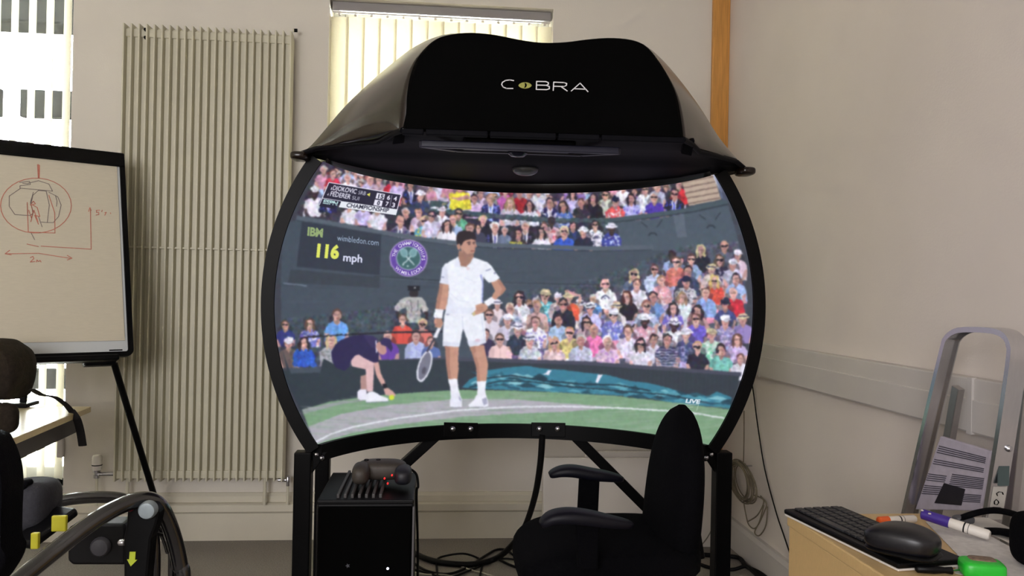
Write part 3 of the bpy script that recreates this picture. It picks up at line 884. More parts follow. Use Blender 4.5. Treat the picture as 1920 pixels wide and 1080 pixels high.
# serve-speed board
poly([(566, 416), (715, 440), (712, 516), (556, 500)], (48, 54, 66)); poly([(545, 505), (712, 520), (712, 540), (540, 530)], (52, 58, 66), .7)
line([(531, 531), (575, 536)], 2.2, (112, 122, 140))
text('IBM', 576, 441, 29, 15, (148, 170, 112), .12, .08, .05)
for k in range(4): line([(574, 429.5 + k * 3.7), (608, 433.5 + k * 3.7)], .9, (52, 58, 66))
text('wimbledon.com', 632, 451, 78, 11, (170, 190, 216), .125, .04)
text('116', 593, 481, 42, 23, (226, 232, 96), .08, .1, .055)
text('mph', 643, 489, 36, 14, (214, 216, 240), .09, .06, .03)
# round club badge
ell(766, 484, 35.5, 34.5, (186, 160, 220), n=40); ell(766, 484, 33.5, 32.5, (98, 66, 160), n=40)
ell(766, 484, 23.5, 22.5, (180, 190, 214), n=36); ell(766, 484, 22, 21, (60, 98, 100), n=36)
ringtext('THE CHAMPIONSHIPS', 766, 484, 28, 190, 365, 6.0, (226, 222, 244))
ringtext('WIMBLEDON', 766, 484, 28.5, 136, 40, 6.0, (226, 222, 244), True)
for sx in (-1, 1):
    ell(766 + sx * 8.6, 474, 7.2, 9, (160, 200, 206), .85, rot=sx * .5); ell(766 + sx * 8.6, 474, 5.4, 7.2, (96, 140, 146), .6, rot=sx * .5)
    line([(766 + sx * 4, 481), (766 - sx * 11, 497)], 2.2, (206, 222, 226))
ell(764.5, 499, 1.8, 1.6, (206, 222, 226))
# right stand
poly([(905, 690), (915, 590), (960, 570), (1080, 560), (1180, 530), (1250, 480), (1330, 460), (1384, 452), (1400, 560), (1390, 700)], (88, 84, 104), .55)
for k in range(90):
    x = random.uniform(925, 1388); y = random.uniform(max(468, 560 - max(0, x - 1120) * .42), 655)
    person(x, y + 6, random.uniform(8, 10), random.choice([WH, LIL, (206, 196, 226), (120, 110, 150), PINK, LB, (70, 66, 90), (226, 206, 214)]), random.choice([DK, BR, GREY, (150, 110, 90)]), random.choice(['', 'g', 'w', 'l', 'wn', '', 'g']))
Rr = [(1314, 468, 9.5, BLK, (214, 196, 150), 'l', None, SK), (1358, 461, 10, (96, 98, 120), BR, 'bg', None, SK2), (1260, 480, 9, LB, DK, '', None, DKS), (1276, 489, 7, LB, DK, '', None, SK), (1296, 486, 9.5, LB, BR, 'g', None, SK), (1268, 491, 10, (232, 130, 120), BR, 'g', None, SK), (1349, 487, 9.5, (50, 44, 72), BR, 'lg', (200, 190, 210), SK), (1383, 478, 9, (230, 200, 220), BR, 'wp', None, SK), (1374, 495, 9, (210, 206, 236), DK, 'wp', None, SK2), (1334, 505, 9.5, (220, 200, 200), BR, 'yn', None, SK), (1290, 508, 10, (70, 74, 110), DK, '', None, SK2), (1339, 526, 10, (226, 84, 70), (206, 176, 110), 'lg', None, SK), (1380, 522, 9.5, LB, DK, '', None, SK), (1189, 514, 10, (96, 110, 140), (196, 176, 140), 'lg', None, SK), (1227, 505, 9.5, (196, 206, 240), BR, 'g', None, SK), (1240, 526, 9.5, (236, 170, 180), (176, 130, 100), '', (246, 226, 236), SK), (1286, 528, 10, (196, 190, 200), DK, 'c', (70, 70, 86), SK2), (1194, 533, 10.5, WH, BR, '', None, SK), (1375, 549, 10, (216, 50, 66), SK, 'b', None, SK), (1323, 549, 10, (150, 176, 236), BR, '', None, SK), (1279, 557, 9.5, (226, 232, 240), (150, 120, 100), 'l', None, SK), (1225, 557, 10, (120, 150, 214), DK, '', None, SK2), (1212, 574, 11, (196, 206, 240), (150, 100, 90), 'g', None, SK), (1262, 578, 10, (120, 110, 206), DK, 'l', (220, 210, 240), SK), (1360, 570, 10, (72, 76, 130), DK, 'c', None, SK2), (1308, 583, 11, (190, 150, 150), DK, 'l', None, SK), (1305, 598, 11, (116, 96, 214), BR, 'g', None, SK), (1360, 602, 10.5, (150, 140, 190), BR, 'wp', (220, 200, 230), SK), (1209, 600, 11, (214, 160, 176), DK, 'w', WH, DKS), (1264, 608, 11, WH, DK, 'wn', None, DKS), (1393, 598, 10, (150, 130, 190), DK, 'yn', None, SK2), (1287, 627, 11, (70, 76, 120), BR, 'w', (150, 150, 190), SK), (1334, 627, 11, (210, 236, 224), BR, 'yp', (110, 196, 160), SK), (1201, 645, 10.5, WH, DK, 'lg', None, SK), (1226, 637, 10, (206, 200, 216), DK, '', None, SK2), (1251, 637, 11, (56, 58, 90), DK, 's', (190, 190, 214), SK2), (1308, 651, 10.5, (36, 34, 50), (190, 150, 110), 'g', None, SK), (1352, 656, 11, (130, 206, 196), DK, '', None, SK), (1382, 636, 10, (200, 180, 226), BR, 'l', None, SK), (1388, 672, 9, WH, BR, '', None, SK),
      (974, 557, 10.5, (236, 232, 244), DK, 'lg', None, SK), (1022, 554, 10.5, (80, 160, 180), BR, 'ypg', (190, 226, 230), SK), (1067, 558, 9.5, (230, 96, 66), BR, 'y', None, SK), (1046, 558, 8.5, (210, 190, 200), BR, 'wp', None, SK), (1056, 570, 10.5, (36, 36, 52), DK, 'g', None, SK2), (957, 578, 10.5, (170, 176, 196), (226, 206, 190), '', (110, 120, 150), SK), (1007, 575, 10, (230, 190, 186), (170, 130, 110), '', None, SK), (1107, 577, 10, (196, 190, 240), BR, 'wng', None, SK2), (1135, 532, 10.5, (246, 244, 252), SK, 'bg', None, SK), (1112, 560, 8, (110, 160, 230), GREY, '', None, SK), (1150, 590, 10.5, (112, 116, 190), GREY, 'wpg', (226, 226, 246), SK), (1156, 577, 9, (222, 214, 220), BR, 'yn', None, SK), (1176, 556, 10, (34, 28, 38), (76, 40, 42), 'l', None, SK), (917, 590, 10.5, (236, 226, 240), BR, 'g', None, SK), (952, 600, 10.5, (226, 216, 240), BR, 'wp', None, SK), (971, 617, 10.5, (44, 56, 76), BR, 'wn', None, SK), (1004, 604, 10.5, (240, 236, 250), BR, '', (120, 110, 200), SK), (1048, 600, 10, (176, 200, 240), DK, '', None, SK2), (1100, 604, 10.5, (220, 190, 200), DK, 'lg', None, SK), (1068, 624, 10.5, (240, 220, 140), (200, 150, 110), 'g', None, SK), (1113, 618, 11, (236, 120, 180), SK, 'b', None, SK2), (1089, 638, 11, (196, 200, 226), GREY, '', None, SK2), (1139, 641, 11, (236, 200, 230), (236, 226, 226), '', (190, 140, 210), SK), (1178, 622, 11, (226, 214, 240), BR, '', None, SK), (937, 636, 10.5, (238, 200, 200), BR, 'g', None, SK), (993, 638, 10.5, (232, 234, 246), BR, 'wn', (170, 176, 200), SK), (1039, 643, 10.5, (240, 206, 214), (206, 160, 130), 'lg', None, SK), (911, 626, 9, (54, 44, 76), DK, '', None, SK2)]
for p in sorted(Rr, key=lambda q: q[1]): person(*p[:8])
ell(1135, 560, 8, 6.5, (52, 56, 90), a0=180, a1=360); ell(1135, 560, 5, 4, WH, a0=180, a1=360); ell(1135, 559, 1.6, 1.4, (52, 56, 90))
line([(1060, 545), (1078, 552), (1090, 556), (1084, 572)], 5, SK)
ell(1347, 661, 5, 6, SK); poly([(1343, 655), (1349, 655), (1348, 663), (1342, 662)], (30, 30, 40))
# left spectators and guard
for p in [(535, 609, 9, (50, 52, 120), BR, 'g', None, SK2), (581, 607, 9.5, (110, 110, 190), BR, 'l', (226, 226, 240), SK), (632, 591, 11, (104, 156, 230), BR, '', None, SK), (541, 644, 10, (110, 92, 90), BR, 'wp', None, SK2), (570, 642, 10, (50, 92, 200), DK, 'l', None, SK), (621, 638, 10.5, (170, 170, 180), BLONDE, 'l', (120, 130, 130), SK)]: person(*p)
# guard
ell(776, 549, 8.5, 10, (44, 38, 42)); poly([(764, 536), (788, 536), (786, 543), (767, 543)], (26, 26, 34)); ell(778, 540, 2, 1.8, (200, 200, 206)); ell(776, 543.5, 12, 2.4, (26, 26, 34))
poly([(762, 557), (790, 557), (798, 566), (803, 582), (794, 586), (789, 578), (788, 606), (764, 606), (762, 576), (746, 584), (737, 579), (750, 562)], (178, 176, 176))
line([(770, 563), (771, 585)], 1.6, (90, 90, 96)); line([(784, 563), (783, 582)], 1.6, (90, 90, 96)); line([(744, 584), (748, 600)], 7, (50, 42, 46)); line([(799, 584), (800, 600)], 7, (50, 42, 46))
for p in [(755, 599, 10, (230, 84, 72), BR, '', None, SK), (792, 608, 10, (226, 120, 110), BLONDE, 'g', None, SK), (727, 631, 10.5, (110, 66, 170), SK, 'b', None, SK), (780, 630, 10.5, (190, 200, 240), BR, '', (160, 160, 230), SK), (808, 640, 9, (90, 110, 170), BR, '', None, SK)]: person(*p)
line([(575, 632), (660, 627), (745, 623), (835, 622)], 3.2, (34, 34, 44))
# front boards
poly([(524, 690), (545, 700), (600, 699), (640, 690), (700, 680), (820, 675), (900, 674), (1000, 678), (1100, 680), (1200, 687), (1300, 694), (1388, 700), (1375, 760), (1370, 775), (900, 745), (700, 752), (566, 775)], (44, 52, 60))
line([(690, 679), (820, 674), (900, 674), (1000, 678), (1100, 681), (1200, 688), (1300, 695), (1390, 702)], 7, (66, 68, 84))
for k in range(60):
    x = 900 + k * 8; line([(x, 684 + (x - 900) * .034), (x - 1, 740)], 1, (58, 62, 78), .5)
poly([(529, 655), (545, 700), (600, 700), (606, 672), (640, 690), (700, 684), (700, 676), (840, 674), (840, 740), (566, 775), (548, 735)], (44, 54, 62))
# rolled cover
TA = (52, 122, 146)
poly([(866, 727), (880, 712), (915, 694), (950, 689), (985, 686), (1020, 691), (1060, 694), (1100, 699), (1140, 703), (1180, 714), (1215, 718), (1245, 725), (1275, 734), (1300, 742), (1330, 742), (1345, 734), (1372, 745), (1369, 766), (1330, 762), (1270, 756), (1200, 744), (1100, 738), (1000, 733), (930, 730)], TA)
for k in range(90):
    x = random.uniform(880, 1360); t = (x - 880) / 480; y = 706 + 46 * t + random.uniform(-13, 14) * (1 - .5 * t)
    a = random.uniform(-.1, .3); L = random.uniform(8, 34)
    poly([(x, y), (x + L, y + L * a - 2), (x + L * .8, y + L * a + 2.5), (x + L * .2, y + 3)], random.choice([(36, 86, 106), (90, 166, 184), (66, 140, 160), (30, 62, 78)]), .65)
for k in range(70):
    x = random.uniform(870, 1350); t = (x - 880) / 480; y = 707 + 44 * t + random.uniform(-12, 14) * (1 - .5 * t)
    L = random.uniform(12, 46); q = random.uniform(3, 8)
    poly([(x, y), (x + L * .5, y - q), (x + L, y + 2), (x + L * .6, y + q * .6)], random.choice([(38, 92, 112), (96, 172, 190), (74, 150, 170), (28, 66, 82), (140, 200, 212), (22, 50, 64)]), .8)
line([(905, 710), (960, 704), (1020, 714), (1090, 720), (1160, 722), (1220, 733)], 2.6, (22, 44, 56)); line([(880, 726), (940, 714), (1000, 716), (1060, 724), (1150, 732), (1250, 740), (1330, 756)], 2.4, (22, 44, 56))
poly([(1027, 694), (1034, 694), (1029, 703), (1016, 702), (1023, 700)], WH); poly([(1122, 702), (1130, 702), (1121, 718), (1116, 717)], WH)
# court
poly([(566, 768), (620, 753), (700, 742), (790, 735), (860, 731), (950, 732), (1050, 736), (1150, 742), (1250, 753), (1370, 768), (1338, 836), (1260, 822), (970, 800), (690, 818), (592, 836)], (122, 158, 122))
poly([(578, 800), (640, 776), (740, 758), (860, 748), (960, 748), (1060, 756), (1160, 764), (1060, 772), (960, 776), (860, 782), (740, 797), (660, 812), (600, 830), (592, 834)], (176, 172, 182))
poly([(570, 776), (640, 758), (720, 746), (640, 752), (566, 768)], (150, 156, 156))
for k in range(420):
    x = random.uniform(575, 1365); d = abs(x - 930) / 430; y = random.uniform(736, 815) + 26 * d * d
    ell(x, y, random.uniform(10, 36), random.uniform(.8, 2), random.choice([(140, 170, 138), (104, 142, 106), (176, 176, 180), (150, 170, 150)]), .22, rot=(x - 930) * -.0002)
line([(590, 830), (620, 814), (660, 801), (740, 785), (850, 770), (960, 763), (1060, 762), (1160, 765), (1250, 770), (1310, 776), (1358, 784)], 2.6, (236, 238, 246))
# ball boy
B = lambda L: [(500 + .25 * a, 580 + .25 * b) for a, b in L]
poly(B([(705, 500), (745, 490), (752, 600), (705, 604)]), shade(SK, .84))
poly(B([(800, 390), (840, 395), (856, 480), (893, 560), (866, 575), (820, 490)]), SK)
poly(B([(628, 370), (680, 330), (760, 360), (804, 400), (804, 470), (797, 615), (752, 618), (742, 450), (640, 428)]), (226, 186, 188))
poly(B([(484, 320), (515, 262), (560, 228), (640, 200), (720, 190), (800, 200), (832, 226), (842, 300), (840, 395), (800, 398), (740, 372), (690, 338), (655, 352), (630, 390), (622, 432), (585, 462), (520, 440), (492, 390)]), (40, 34, 74))
poly(B([(720, 190), (800, 200), (832, 226), (838, 300), (780, 280)]), (52, 44, 88)); line(B([(820, 232), (824, 325)]), 2, WH)
ell(*B([(860, 292)])[0], 9, 13, SK2, rot=-.5); poly(B([(850, 240), (880, 210), (930, 222), (946, 290), (935, 322), (900, 280), (858, 262)]), (48, 40, 84))
poly(B([(680, 620), (700, 600), (748, 600), (752, 680), (700, 680), (680, 668)]), WH)
poly(B([(744, 640), (770, 618), (808, 618), (850, 645), (912, 668), (912, 688), (800, 694), (744, 698)]), (240, 240, 250)); line(B([(742, 700), (912, 692)]), 1.5, (120, 130, 140))
poly(B([(866, 560), (893, 556), (904, 588), (880, 596)]), (24, 22, 34)); poly(B([(876, 596), (910, 588), (958, 625), (966, 650), (930, 650), (890, 640)]), SK); ell(*B([(937, 660)])[0], 5, 4.8, (214, 228, 60))
# player
Q = lambda L: [(760 + a / 3, 420 + b / 3) for a, b in L]
PS = (200, 148, 126); PSd = (160, 112, 96)
q = Q([(108, 800)])[0]
ell(q[0], q[1], 12.5, 31, (226, 226, 238), rot=.3); ell(q[0], q[1], 9.4, 27, (104, 104, 122), .9, rot=.3); ell(q[0] - 1, q[1] + 8, 4, 7, (60, 56, 70), .6, rot=.3)
line(Q([(203, 560), (165, 640)]), 6.5, (238, 236, 246)); line(Q([(165, 640), (122, 720)]), 3.6, (60, 56, 70))
poly(Q([(222, 688), (300, 688), (297, 760), (301, 810), (293, 875), (241, 875), (229, 790)]), PS); poly(Q([(222, 688), (250, 688), (250, 790), (258, 875), (241, 875), (229, 790)]), PSd, .7)
poly(Q([(360, 688), (442, 680), (455, 740), (466, 790), (456, 885), (403, 888), (396, 800), (378, 740)]), PS); poly(Q([(360, 688), (392, 686), (410, 780), (420, 886), (403, 888), (396, 800), (378, 740)]), PSd, .6)
ell(*Q([(410, 735)])[0], 8, 6, (206, 156, 136), .6)
poly(Q([(240, 872), (293, 872), (298, 920), (308, 962), (255, 968), (252, 920)]), (242, 242, 252)); poly(Q([(403, 886), (456, 882), (450, 930), (452, 968), (402, 966), (406, 930)]), (242, 242, 252))
poly(Q([(258, 958), (306, 950), (318, 985), (318, 1028), (300, 1034), (250, 1030), (250, 1000)]), (236, 236, 250)); poly(Q([(402, 958), (455, 962), (466, 1000), (466, 1026), (420, 1034), (360, 1030), (354, 1016), (385, 990)]), (240, 240, 252))
poly(Q([(430, 985), (455, 975), (462, 1010), (440, 1020)]), (150, 150, 176), .8); poly(Q([(300, 965), (314, 985), (314, 1000), (302, 985)]), (140, 140, 170), .8); line(Q([(352, 1032), (466, 1030)]), 1.3, (150, 150, 160)); line(Q([(250, 1033), (318, 1033)]), 1.3, (150, 150, 160))
poly(Q([(192, 335), (244, 340), (242, 400), (228, 482), (168, 482), (174, 430), (188, 385)]), PS); poly(Q([(192, 335), (212, 338), (200, 420), (190, 482), (168, 482), (174, 430)]), PSd, .7)
poly(Q([(164, 530), (204, 532), (212, 560), (200, 584), (168, 582), (160, 555)]), shade(PS, .92)); poly(Q([(166, 477), (214, 482), (208, 531), (162, 527)]), (244, 244, 252))
poly(Q([(480, 325), (530, 310), (555, 345), (567, 366), (545, 395), (505, 428), (480, 418), (505, 378)]), PS); poly(Q([(530, 312), (555, 345), (567, 366), (545, 395), (530, 400), (545, 365), (515, 318)]), PSd, .6)
poly(Q([(222, 500), (300, 508), (370, 508), (441, 500), (450, 590), (456, 668), (410, 684), (360, 692), (345, 640), (325, 590), (315, 640), (304, 692), (210, 686), (212, 600)]), (240, 242, 252))
line(Q([(325, 590), (320, 520)]), 1.4, (206, 208, 230)); line(Q([(430, 520), (446, 660)]), 1.2, (200, 204, 230)); line(Q([(228, 510), (250, 508)]), 1.4, (110, 110, 150)); ell(*Q([(408, 656)])[0], 5, 3, (226, 150, 160), .7); poly(Q([(210, 660), (304, 668), (304, 692), (210, 686)]), (214, 216, 236), .6); poly(Q([(345, 660), (456, 645), (456, 668), (360, 692)]), (214, 216, 236), .6)
poly(Q([(300, 183), (320, 200), (345, 240), (385, 188), (420, 200), (458, 212), (485, 236), (510, 275), (531, 304), (505, 322), (468, 332), (440, 296), (436, 380), (436, 440), (400, 480), (370, 508), (300, 512), (222, 504), (234, 450), (243, 400), (245, 342), (192, 332), (200, 290), (206, 248), (222, 226)]), (242, 244, 254))
poly(Q([(206, 248), (222, 232), (238, 260), (244, 340), (194, 332)]), (220, 222, 242), .7); line(Q([(425, 285), (436, 330), (432, 440)]), 2.6, (150, 160, 216)); poly(Q([(245, 400), (300, 470), (400, 470), (380, 505), (225, 502)]), (222, 226, 246), .5); line(Q([(250, 390), (300, 430), (360, 440)]), 1.5, (220, 222, 240)); line(Q([(330, 300), (400, 330)]), 1.5, (226, 228, 246))
line(Q([(452, 262), (482, 252)]), 1.6, (120, 124, 160)); line(Q([(200, 296), (218, 300)]), 1.6, (120, 124, 160)); ell(*Q([(353, 250)])[0], 3.5, 3, (230, 200, 206), .7); ell(*Q([(503, 276)])[0], 2, 2, (150, 150, 180)); line(Q([(300, 285), (335, 262)]), 0.1, WH)
poly(Q([(300, 150), (385, 160), (384, 188), (345, 242), (312, 236), (298, 190)]), shade(PS, .82)); poly(Q([(298, 183), (312, 236), (335, 243), (300, 240), (276, 240), (285, 200)]), (232, 234, 248)); poly(Q([(384, 186), (348, 240), (372, 226), (392, 196)]), (232, 234, 248))
poly(Q([(312, 95), (395, 80), (398, 112), (403, 128), (394, 136), (392, 152), (384, 168), (364, 186), (345, 182), (322, 166), (312, 140)]), (198, 148, 128)); poly(Q([(322, 140), (345, 170), (384, 160), (380, 172), (364, 186), (345, 182), (322, 166)]), (140, 100, 92), .7)
ell(*Q([(300, 128)])[0], 3.4, 6, (190, 138, 120))
poly(Q([(288, 64), (300, 44), (330, 36), (365, 40), (392, 52), (399, 80), (394, 92), (372, 84), (338, 92), (324, 104), (316, 124), (308, 110), (292, 116), (286, 90)]), (42, 32, 36))
line(Q([(345, 103), (368, 104)]), 1.7, (50, 36, 40)); line(Q([(378, 104), (394, 102)]), 1.7, (50, 36, 40)); ell(*Q([(358, 112)])[0], 2.2, 1.1, (50, 36, 40)); ell(*Q([(386, 111)])[0], 1.8, 1.1, (50, 36, 40)); line(Q([(388, 112), (396, 132), (384, 136)]), 1.2, (150, 100, 88)); line(Q([(368, 152), (390, 150)]), 1.7, (140, 76, 76))
poly(Q([(392, 458), (430, 446), (456, 450), (466, 474), (448, 492), (410, 508), (382, 518), (376, 504), (398, 480)]), PS); line(Q([(398, 474), (440, 470)]), 1, PSd); line(Q([(400, 486), (445, 482)]), 1, PSd); poly(Q([(376, 500), (392, 494), (395, 510), (382, 518)]), (206, 190, 130))
poly(Q([(440, 438), (484, 409), (508, 430), (466, 466)]), (246, 246, 254))


def _blur(a, s):
    k = np.exp(-.5 * (np.arange(-4, 5) / s) ** 2); k /= k.sum()
    for ax in (0, 1):
        pad = [(0, 0)] * 3; pad[ax] = (4, 4)
        b = np.pad(a, pad, mode='edge'); a = sum(k[i] * np.take(b, range(i, i + a.shape[ax]), axis=ax) for i in range(9))
    return a




def _noise(cell):
    h, w_ = CAN.shape[:2]
    g = RNG.normal(0, 1, (int(h / cell) + 3, int(w_ / cell) + 3))
    yy, xx = np.arange(h) / cell, np.arange(w_) / cell
    iy, ix = yy.astype(int), xx.astype(int)
    fy, fx = (yy - iy)[:, None], (xx - ix)[None]
    fy, fx = fy * fy * (3 - 2 * fy), fx * fx * (3 - 2 * fx)
    return (g[iy][:, ix] * (1 - fx) + g[iy][:, ix + 1] * fx) * (1 - fy) + (g[iy + 1][:, ix] * (1 - fx) + g[iy + 1][:, ix + 1] * fx) * fy


# broadcast softness: the camera's compression wobbles outlines and mottles flat tones
_h, _w = CAN.shape[:2]
_yy, _xx = np.mgrid[0:_h, 0:_w]
_fy = _yy / S + Y0; _fx = _xx / S + X0
_keep = np.ones((_h, _w), bool)
for _p in ([(598, 300), (800, 338), (985, 346), (1200, 338), (1276, 332), (1292, 384), (1200, 400), (1140, 410), (1156, 456), (960, 456), (800, 446), (667, 424), (557, 402), (572, 368)], [(905, 672), (905, 580), (960, 545), (1080, 535), (1130, 515), (1180, 500), (1250, 470), (1310, 455), (1384, 452), (1400, 560), (1388, 694), (1200, 682), (1000, 672)], [(524, 598), (700, 580), (765, 560), (830, 590), (830, 615), (690, 620), (620, 640), (600, 690), (545, 690)]):
    _m, _ys, _xs2 = _mask(_p); _keep[_ys, _xs2] &= ~_m
_keep |= (_fx > 818) & (_fx < 950) & (_fy > 428) & (_fy < 775)
_amp = np.where(_keep, .6, 1.9)
_sx = np.clip(np.rint(_xx + _amp * _noise(9)).astype(int), 0, _w - 1); _sy = np.clip(np.rint(_yy + _amp * _noise(8)).astype(int), 0, _h - 1)
CAN = CAN[_sy, _sx]
_lum = 1 + np.where(_keep, .014, .10) * _noise(7) + np.where(_keep, .015, .06) * _noise(15)
CAN = CAN * _lum[..., None]
CAN = CAN + np.where(_keep, 1.2, 5.5)[..., None] * np.stack([_noise(10), _noise(12), _noise(10)], -1)
CAN = np.clip(_blur(_blur(CAN, 2.0), 1.6), 0, 255).astype(np.float32)
LATE.append(1)
for _f, _a in DEFER: _f(*_a)
# score graphic
poly([(616.7, 342), (752, 365), (742.6, 403), (632, 384), (627, 392), (599, 386), (604.6, 371.5)], (30, 28, 46), .95)
line([(604, 372), (616.7, 342), (752, 365), (742, 403)], 1.5, WH); line([(604.6, 371.5), (640, 377)], 1.2, WH); line([(604.6, 371.5), (599, 384)], 1.2, WH)
poly([(640, 377), (745, 392.5), (742.6, 403.5), (635, 388.5)], (236, 238, 246)); text('CHAMPIONSHIP', 649, 388, 79, 7.5, (40, 40, 56), .13, .3, .012)
text('ESPN', 605, 381, 27, 7, (190, 226, 226), .16, .35, .05); line([(604, 379), (634, 384)], .8, (30, 28, 46))
text('DJOKOVIC', 623.5, 356, 44, 8.6, WH, .17, .28, .02); text('SRB', 671, 364, 14, 7, (226, 226, 240), .17, .3); text('1', 620, 356, 1.8, 5, WH, 0, .3); text('FEDERER', 618.5, 367, 38, 8.6, WH, .17, .28, .02); text('SUI', 659.5, 374, 13, 7, (226, 226, 240), .17, .3); text('4', 612.5, 367, 3.2, 5, WH, 0, .3)
poly([(687.5, 364.5), (694.5, 361.5), (693, 368.5)], (230, 226, 90))
poly([(707, 361.5), (722, 364), (719.5, 374.5), (704, 372)], WH); poly([(703, 374), (718, 376.5), (715.5, 387), (700, 384.5)], WH)
text('15', 708.5, 371.5, 10, 7.5, (40, 40, 56), .15, .2, .03); text('0', 706.5, 384, 5, 7.5, (40, 40, 56), .15, .2, .03)
text('6', 725, 374, 6, 8, WH, .15, .2, .03); text('4', 737.5, 376, 6, 8, WH, .15, .2, .03); text('7', 722, 386, 6, 8, WH, .15, .2, .03); text('3', 734, 388, 6, 8, WH, .15, .2, .03); line([(735, 366), (731, 388)], .8, (200, 200, 220))
text('LIVE', 1285, 755, 27, 7, (226, 236, 244), .06, .25, .05)
line([(1268, 760), (1310, 758), (1306, 770)], 1, (190, 210, 190), .7); line([(1268, 760), (1264, 770), (1300, 772)], 1, (190, 210, 190), .7); line([(1275, 765), (1300, 763)], 1.5, (180, 200, 180), .6)

CAN = _blur(CAN, 1.15)
# lay the drawn picture out over the dome's own azimuth / height
TW, THh = 2048, 1280
uu, vv = np.meshgrid((np.arange(TW) + .5) / TW, (np.arange(THh) + .5) / THh)
px, py = proj(dome_pt(uu, vv))
sx = np.clip((px - X0) * S - .5, 0, CAN.shape[1] - 1.01); sy = np.clip((py - Y0) * S - .5, 0, CAN.shape[0] - 1.01)
ix, iy = sx.astype(int), sy.astype(int); fx, fy = (sx - ix)[..., None], (sy - iy)[..., None]
T = (CAN[iy, ix] * (1 - fx) + CAN[iy, ix + 1] * fx) * (1 - fy) + (CAN[iy + 1, ix] * (1 - fx) + CAN[iy + 1, ix + 1] * fx) * fy
T = np.clip(T / 255 * .95 + .035 * np.array([.9, 1.0, 1.15]) + RNG.normal(0, .006, T.shape), 0, 1)
img = bpy.data.images.new('broadcast_frame', TW, THh, alpha=False)
rgba = np.ones((THh, TW, 4), np.float32); rgba[..., :3] = T
img.pixels.foreach_set(rgba.reshape(-1)); img.update(); img.pack()
ms = bpy.data.materials.new('lit_screen'); ms.use_nodes = True
nt = ms.node_tree; b = nt.nodes['Principled BSDF']
ti = nt.nodes.new('ShaderNodeTexImage'); ti.image = img; ti.extension = 'EXTEND'
b.inputs['Base Color'].default_value = (.03, .03, .035, 1); b.inputs['Roughness'].default_value = .9; b.inputs['Specular IOR Level'].default_value = .1
nt.links.new(ti.outputs['Color'], b.inputs['Emission Color']); b.inputs['Emission Strength'].default_value = .74
SCREEN.data.materials[0] = ms

# ================================================================== FLIP CHART
HB = V(math.sin(math.radians(56)), math.cos(math.radians(56)), 0)
FB = PY(250, 668, 3.72)
FT = RP(232, 291, FB, HB)                       # the tilted right edge stands in the plane square to the board
UPB = (FT - FB); BHGT = UPB.length; UPB = UPB.normalized()
NB = HB.cross(UPB).normalized()
if NB.dot(CAM - FB) < 0: NB = -NB
BW = .98
fc = thing('flip_chart', 'flip chart easel with black framed white board and a pen sketch', 'flip chart', (FB.x - .4, FB.y - .2, 0))
bp = lambda u, v, d=0.0: FB - HB * (BW * (1 - u)) + UPB * (BHGT * v) + NB * d
bx = lambda x, y, d=0.0: RP(x, y, FB + NB * d, NB)


def slab(m, u0, v0, u1, v1, d0, d1):
    return m.prism([bp(u0, v0, d0), bp(u1, v0, d0), bp(u1, v1, d0), bp(u0, v1, d0)], NB * (d1 - d0))


def rrect(u0, v0, u1, v1, r, d):
    out = []; W, H = BW, BHGT
    for (cu, cv, a0) in ((u1 * W - r, v1 * H - r, 0), (u0 * W + r, v1 * H - r, 90), (u0 * W + r, v0 * H + r, 180), (u1 * W - r, v0 * H + r, 270)):
        for k in range(6):
            a = math.radians(a0 + 18 * k); out.append(FB - HB * BW + HB * (cu + r * math.cos(a)) + UPB * (cv + r * math.sin(a)) + NB * d)
    return out


ft = .022
MB().prism(rrect(0, 0, 1, 1, .03, -.02), NB * .018).build('back_board', M_black, fc, smooth=30)
fr = MB()
A, Bq = rrect(0, 0, 1, 1, .03, -.004), rrect(ft / BW, ft / BHGT, 1 - ft / BW, 1 - ft / BHGT, .012, -.004)
fr.loft([A, [p + NB * .016 for p in A], [p + NB * .016 for p in Bq], Bq, A], True, False)
fr.build('frame', M_black, fc, smooth=30)
slab(MB(), ft / BW, ft / BHGT, 1 - ft / BW, 1 - ft / BHGT, -.003, .002).build('board_surface', mat('board_enamel', (206, 210, 210), .25, noise=.02, nscale=4), fc)
slab(MB(), .0, 1 - .068, 1.0, 1.005, .003, .018).build('paper_clamp', M_black, fc, bevel=.008)
pb = (bx(120, 641, .004) - bp(0, 0, .004)).dot(UPB) / BHGT
pad = slab(MB(), .03, pb, 1 - .034, .94, .0022, .006).build('paper_pad', M_paper, fc)
slab(MB(), .3, -.022, .93, .004, -.015, .05).build('pen_tray', M_black, fc, bevel=.006)
slab(MB(), .90, .028, .955, .034, .002, .003).build('maker_label', M_black, fc)
RED = mat('red_ink', (196, 122, 104), .8, noise=.15, nscale=90); DINK = mat('dark_ink', (128, 116, 112), .8, noise=.15, nscale=90)
zz = lambda L: [bx(a * .4814, 240 + b * .4815, .0065) for a, b in L]


def ink(name, strokes, m, w):
    for s in strokes:
        mb = MB()
        for a, b in zip(s, s[1:]):
            d = (b - a); L = d.length
            if L < 1e-6: continue
            d /= L; e = d.cross(NB)
            a2, b2 = a - d * w * .3, b + d * w * .3
            mb.prism([a2 + e * w / 2, b2 + e * w / 2, b2 - e * w / 2, a2 - e * w / 2], NB * .0006)
        mb.build(name, m, pad)


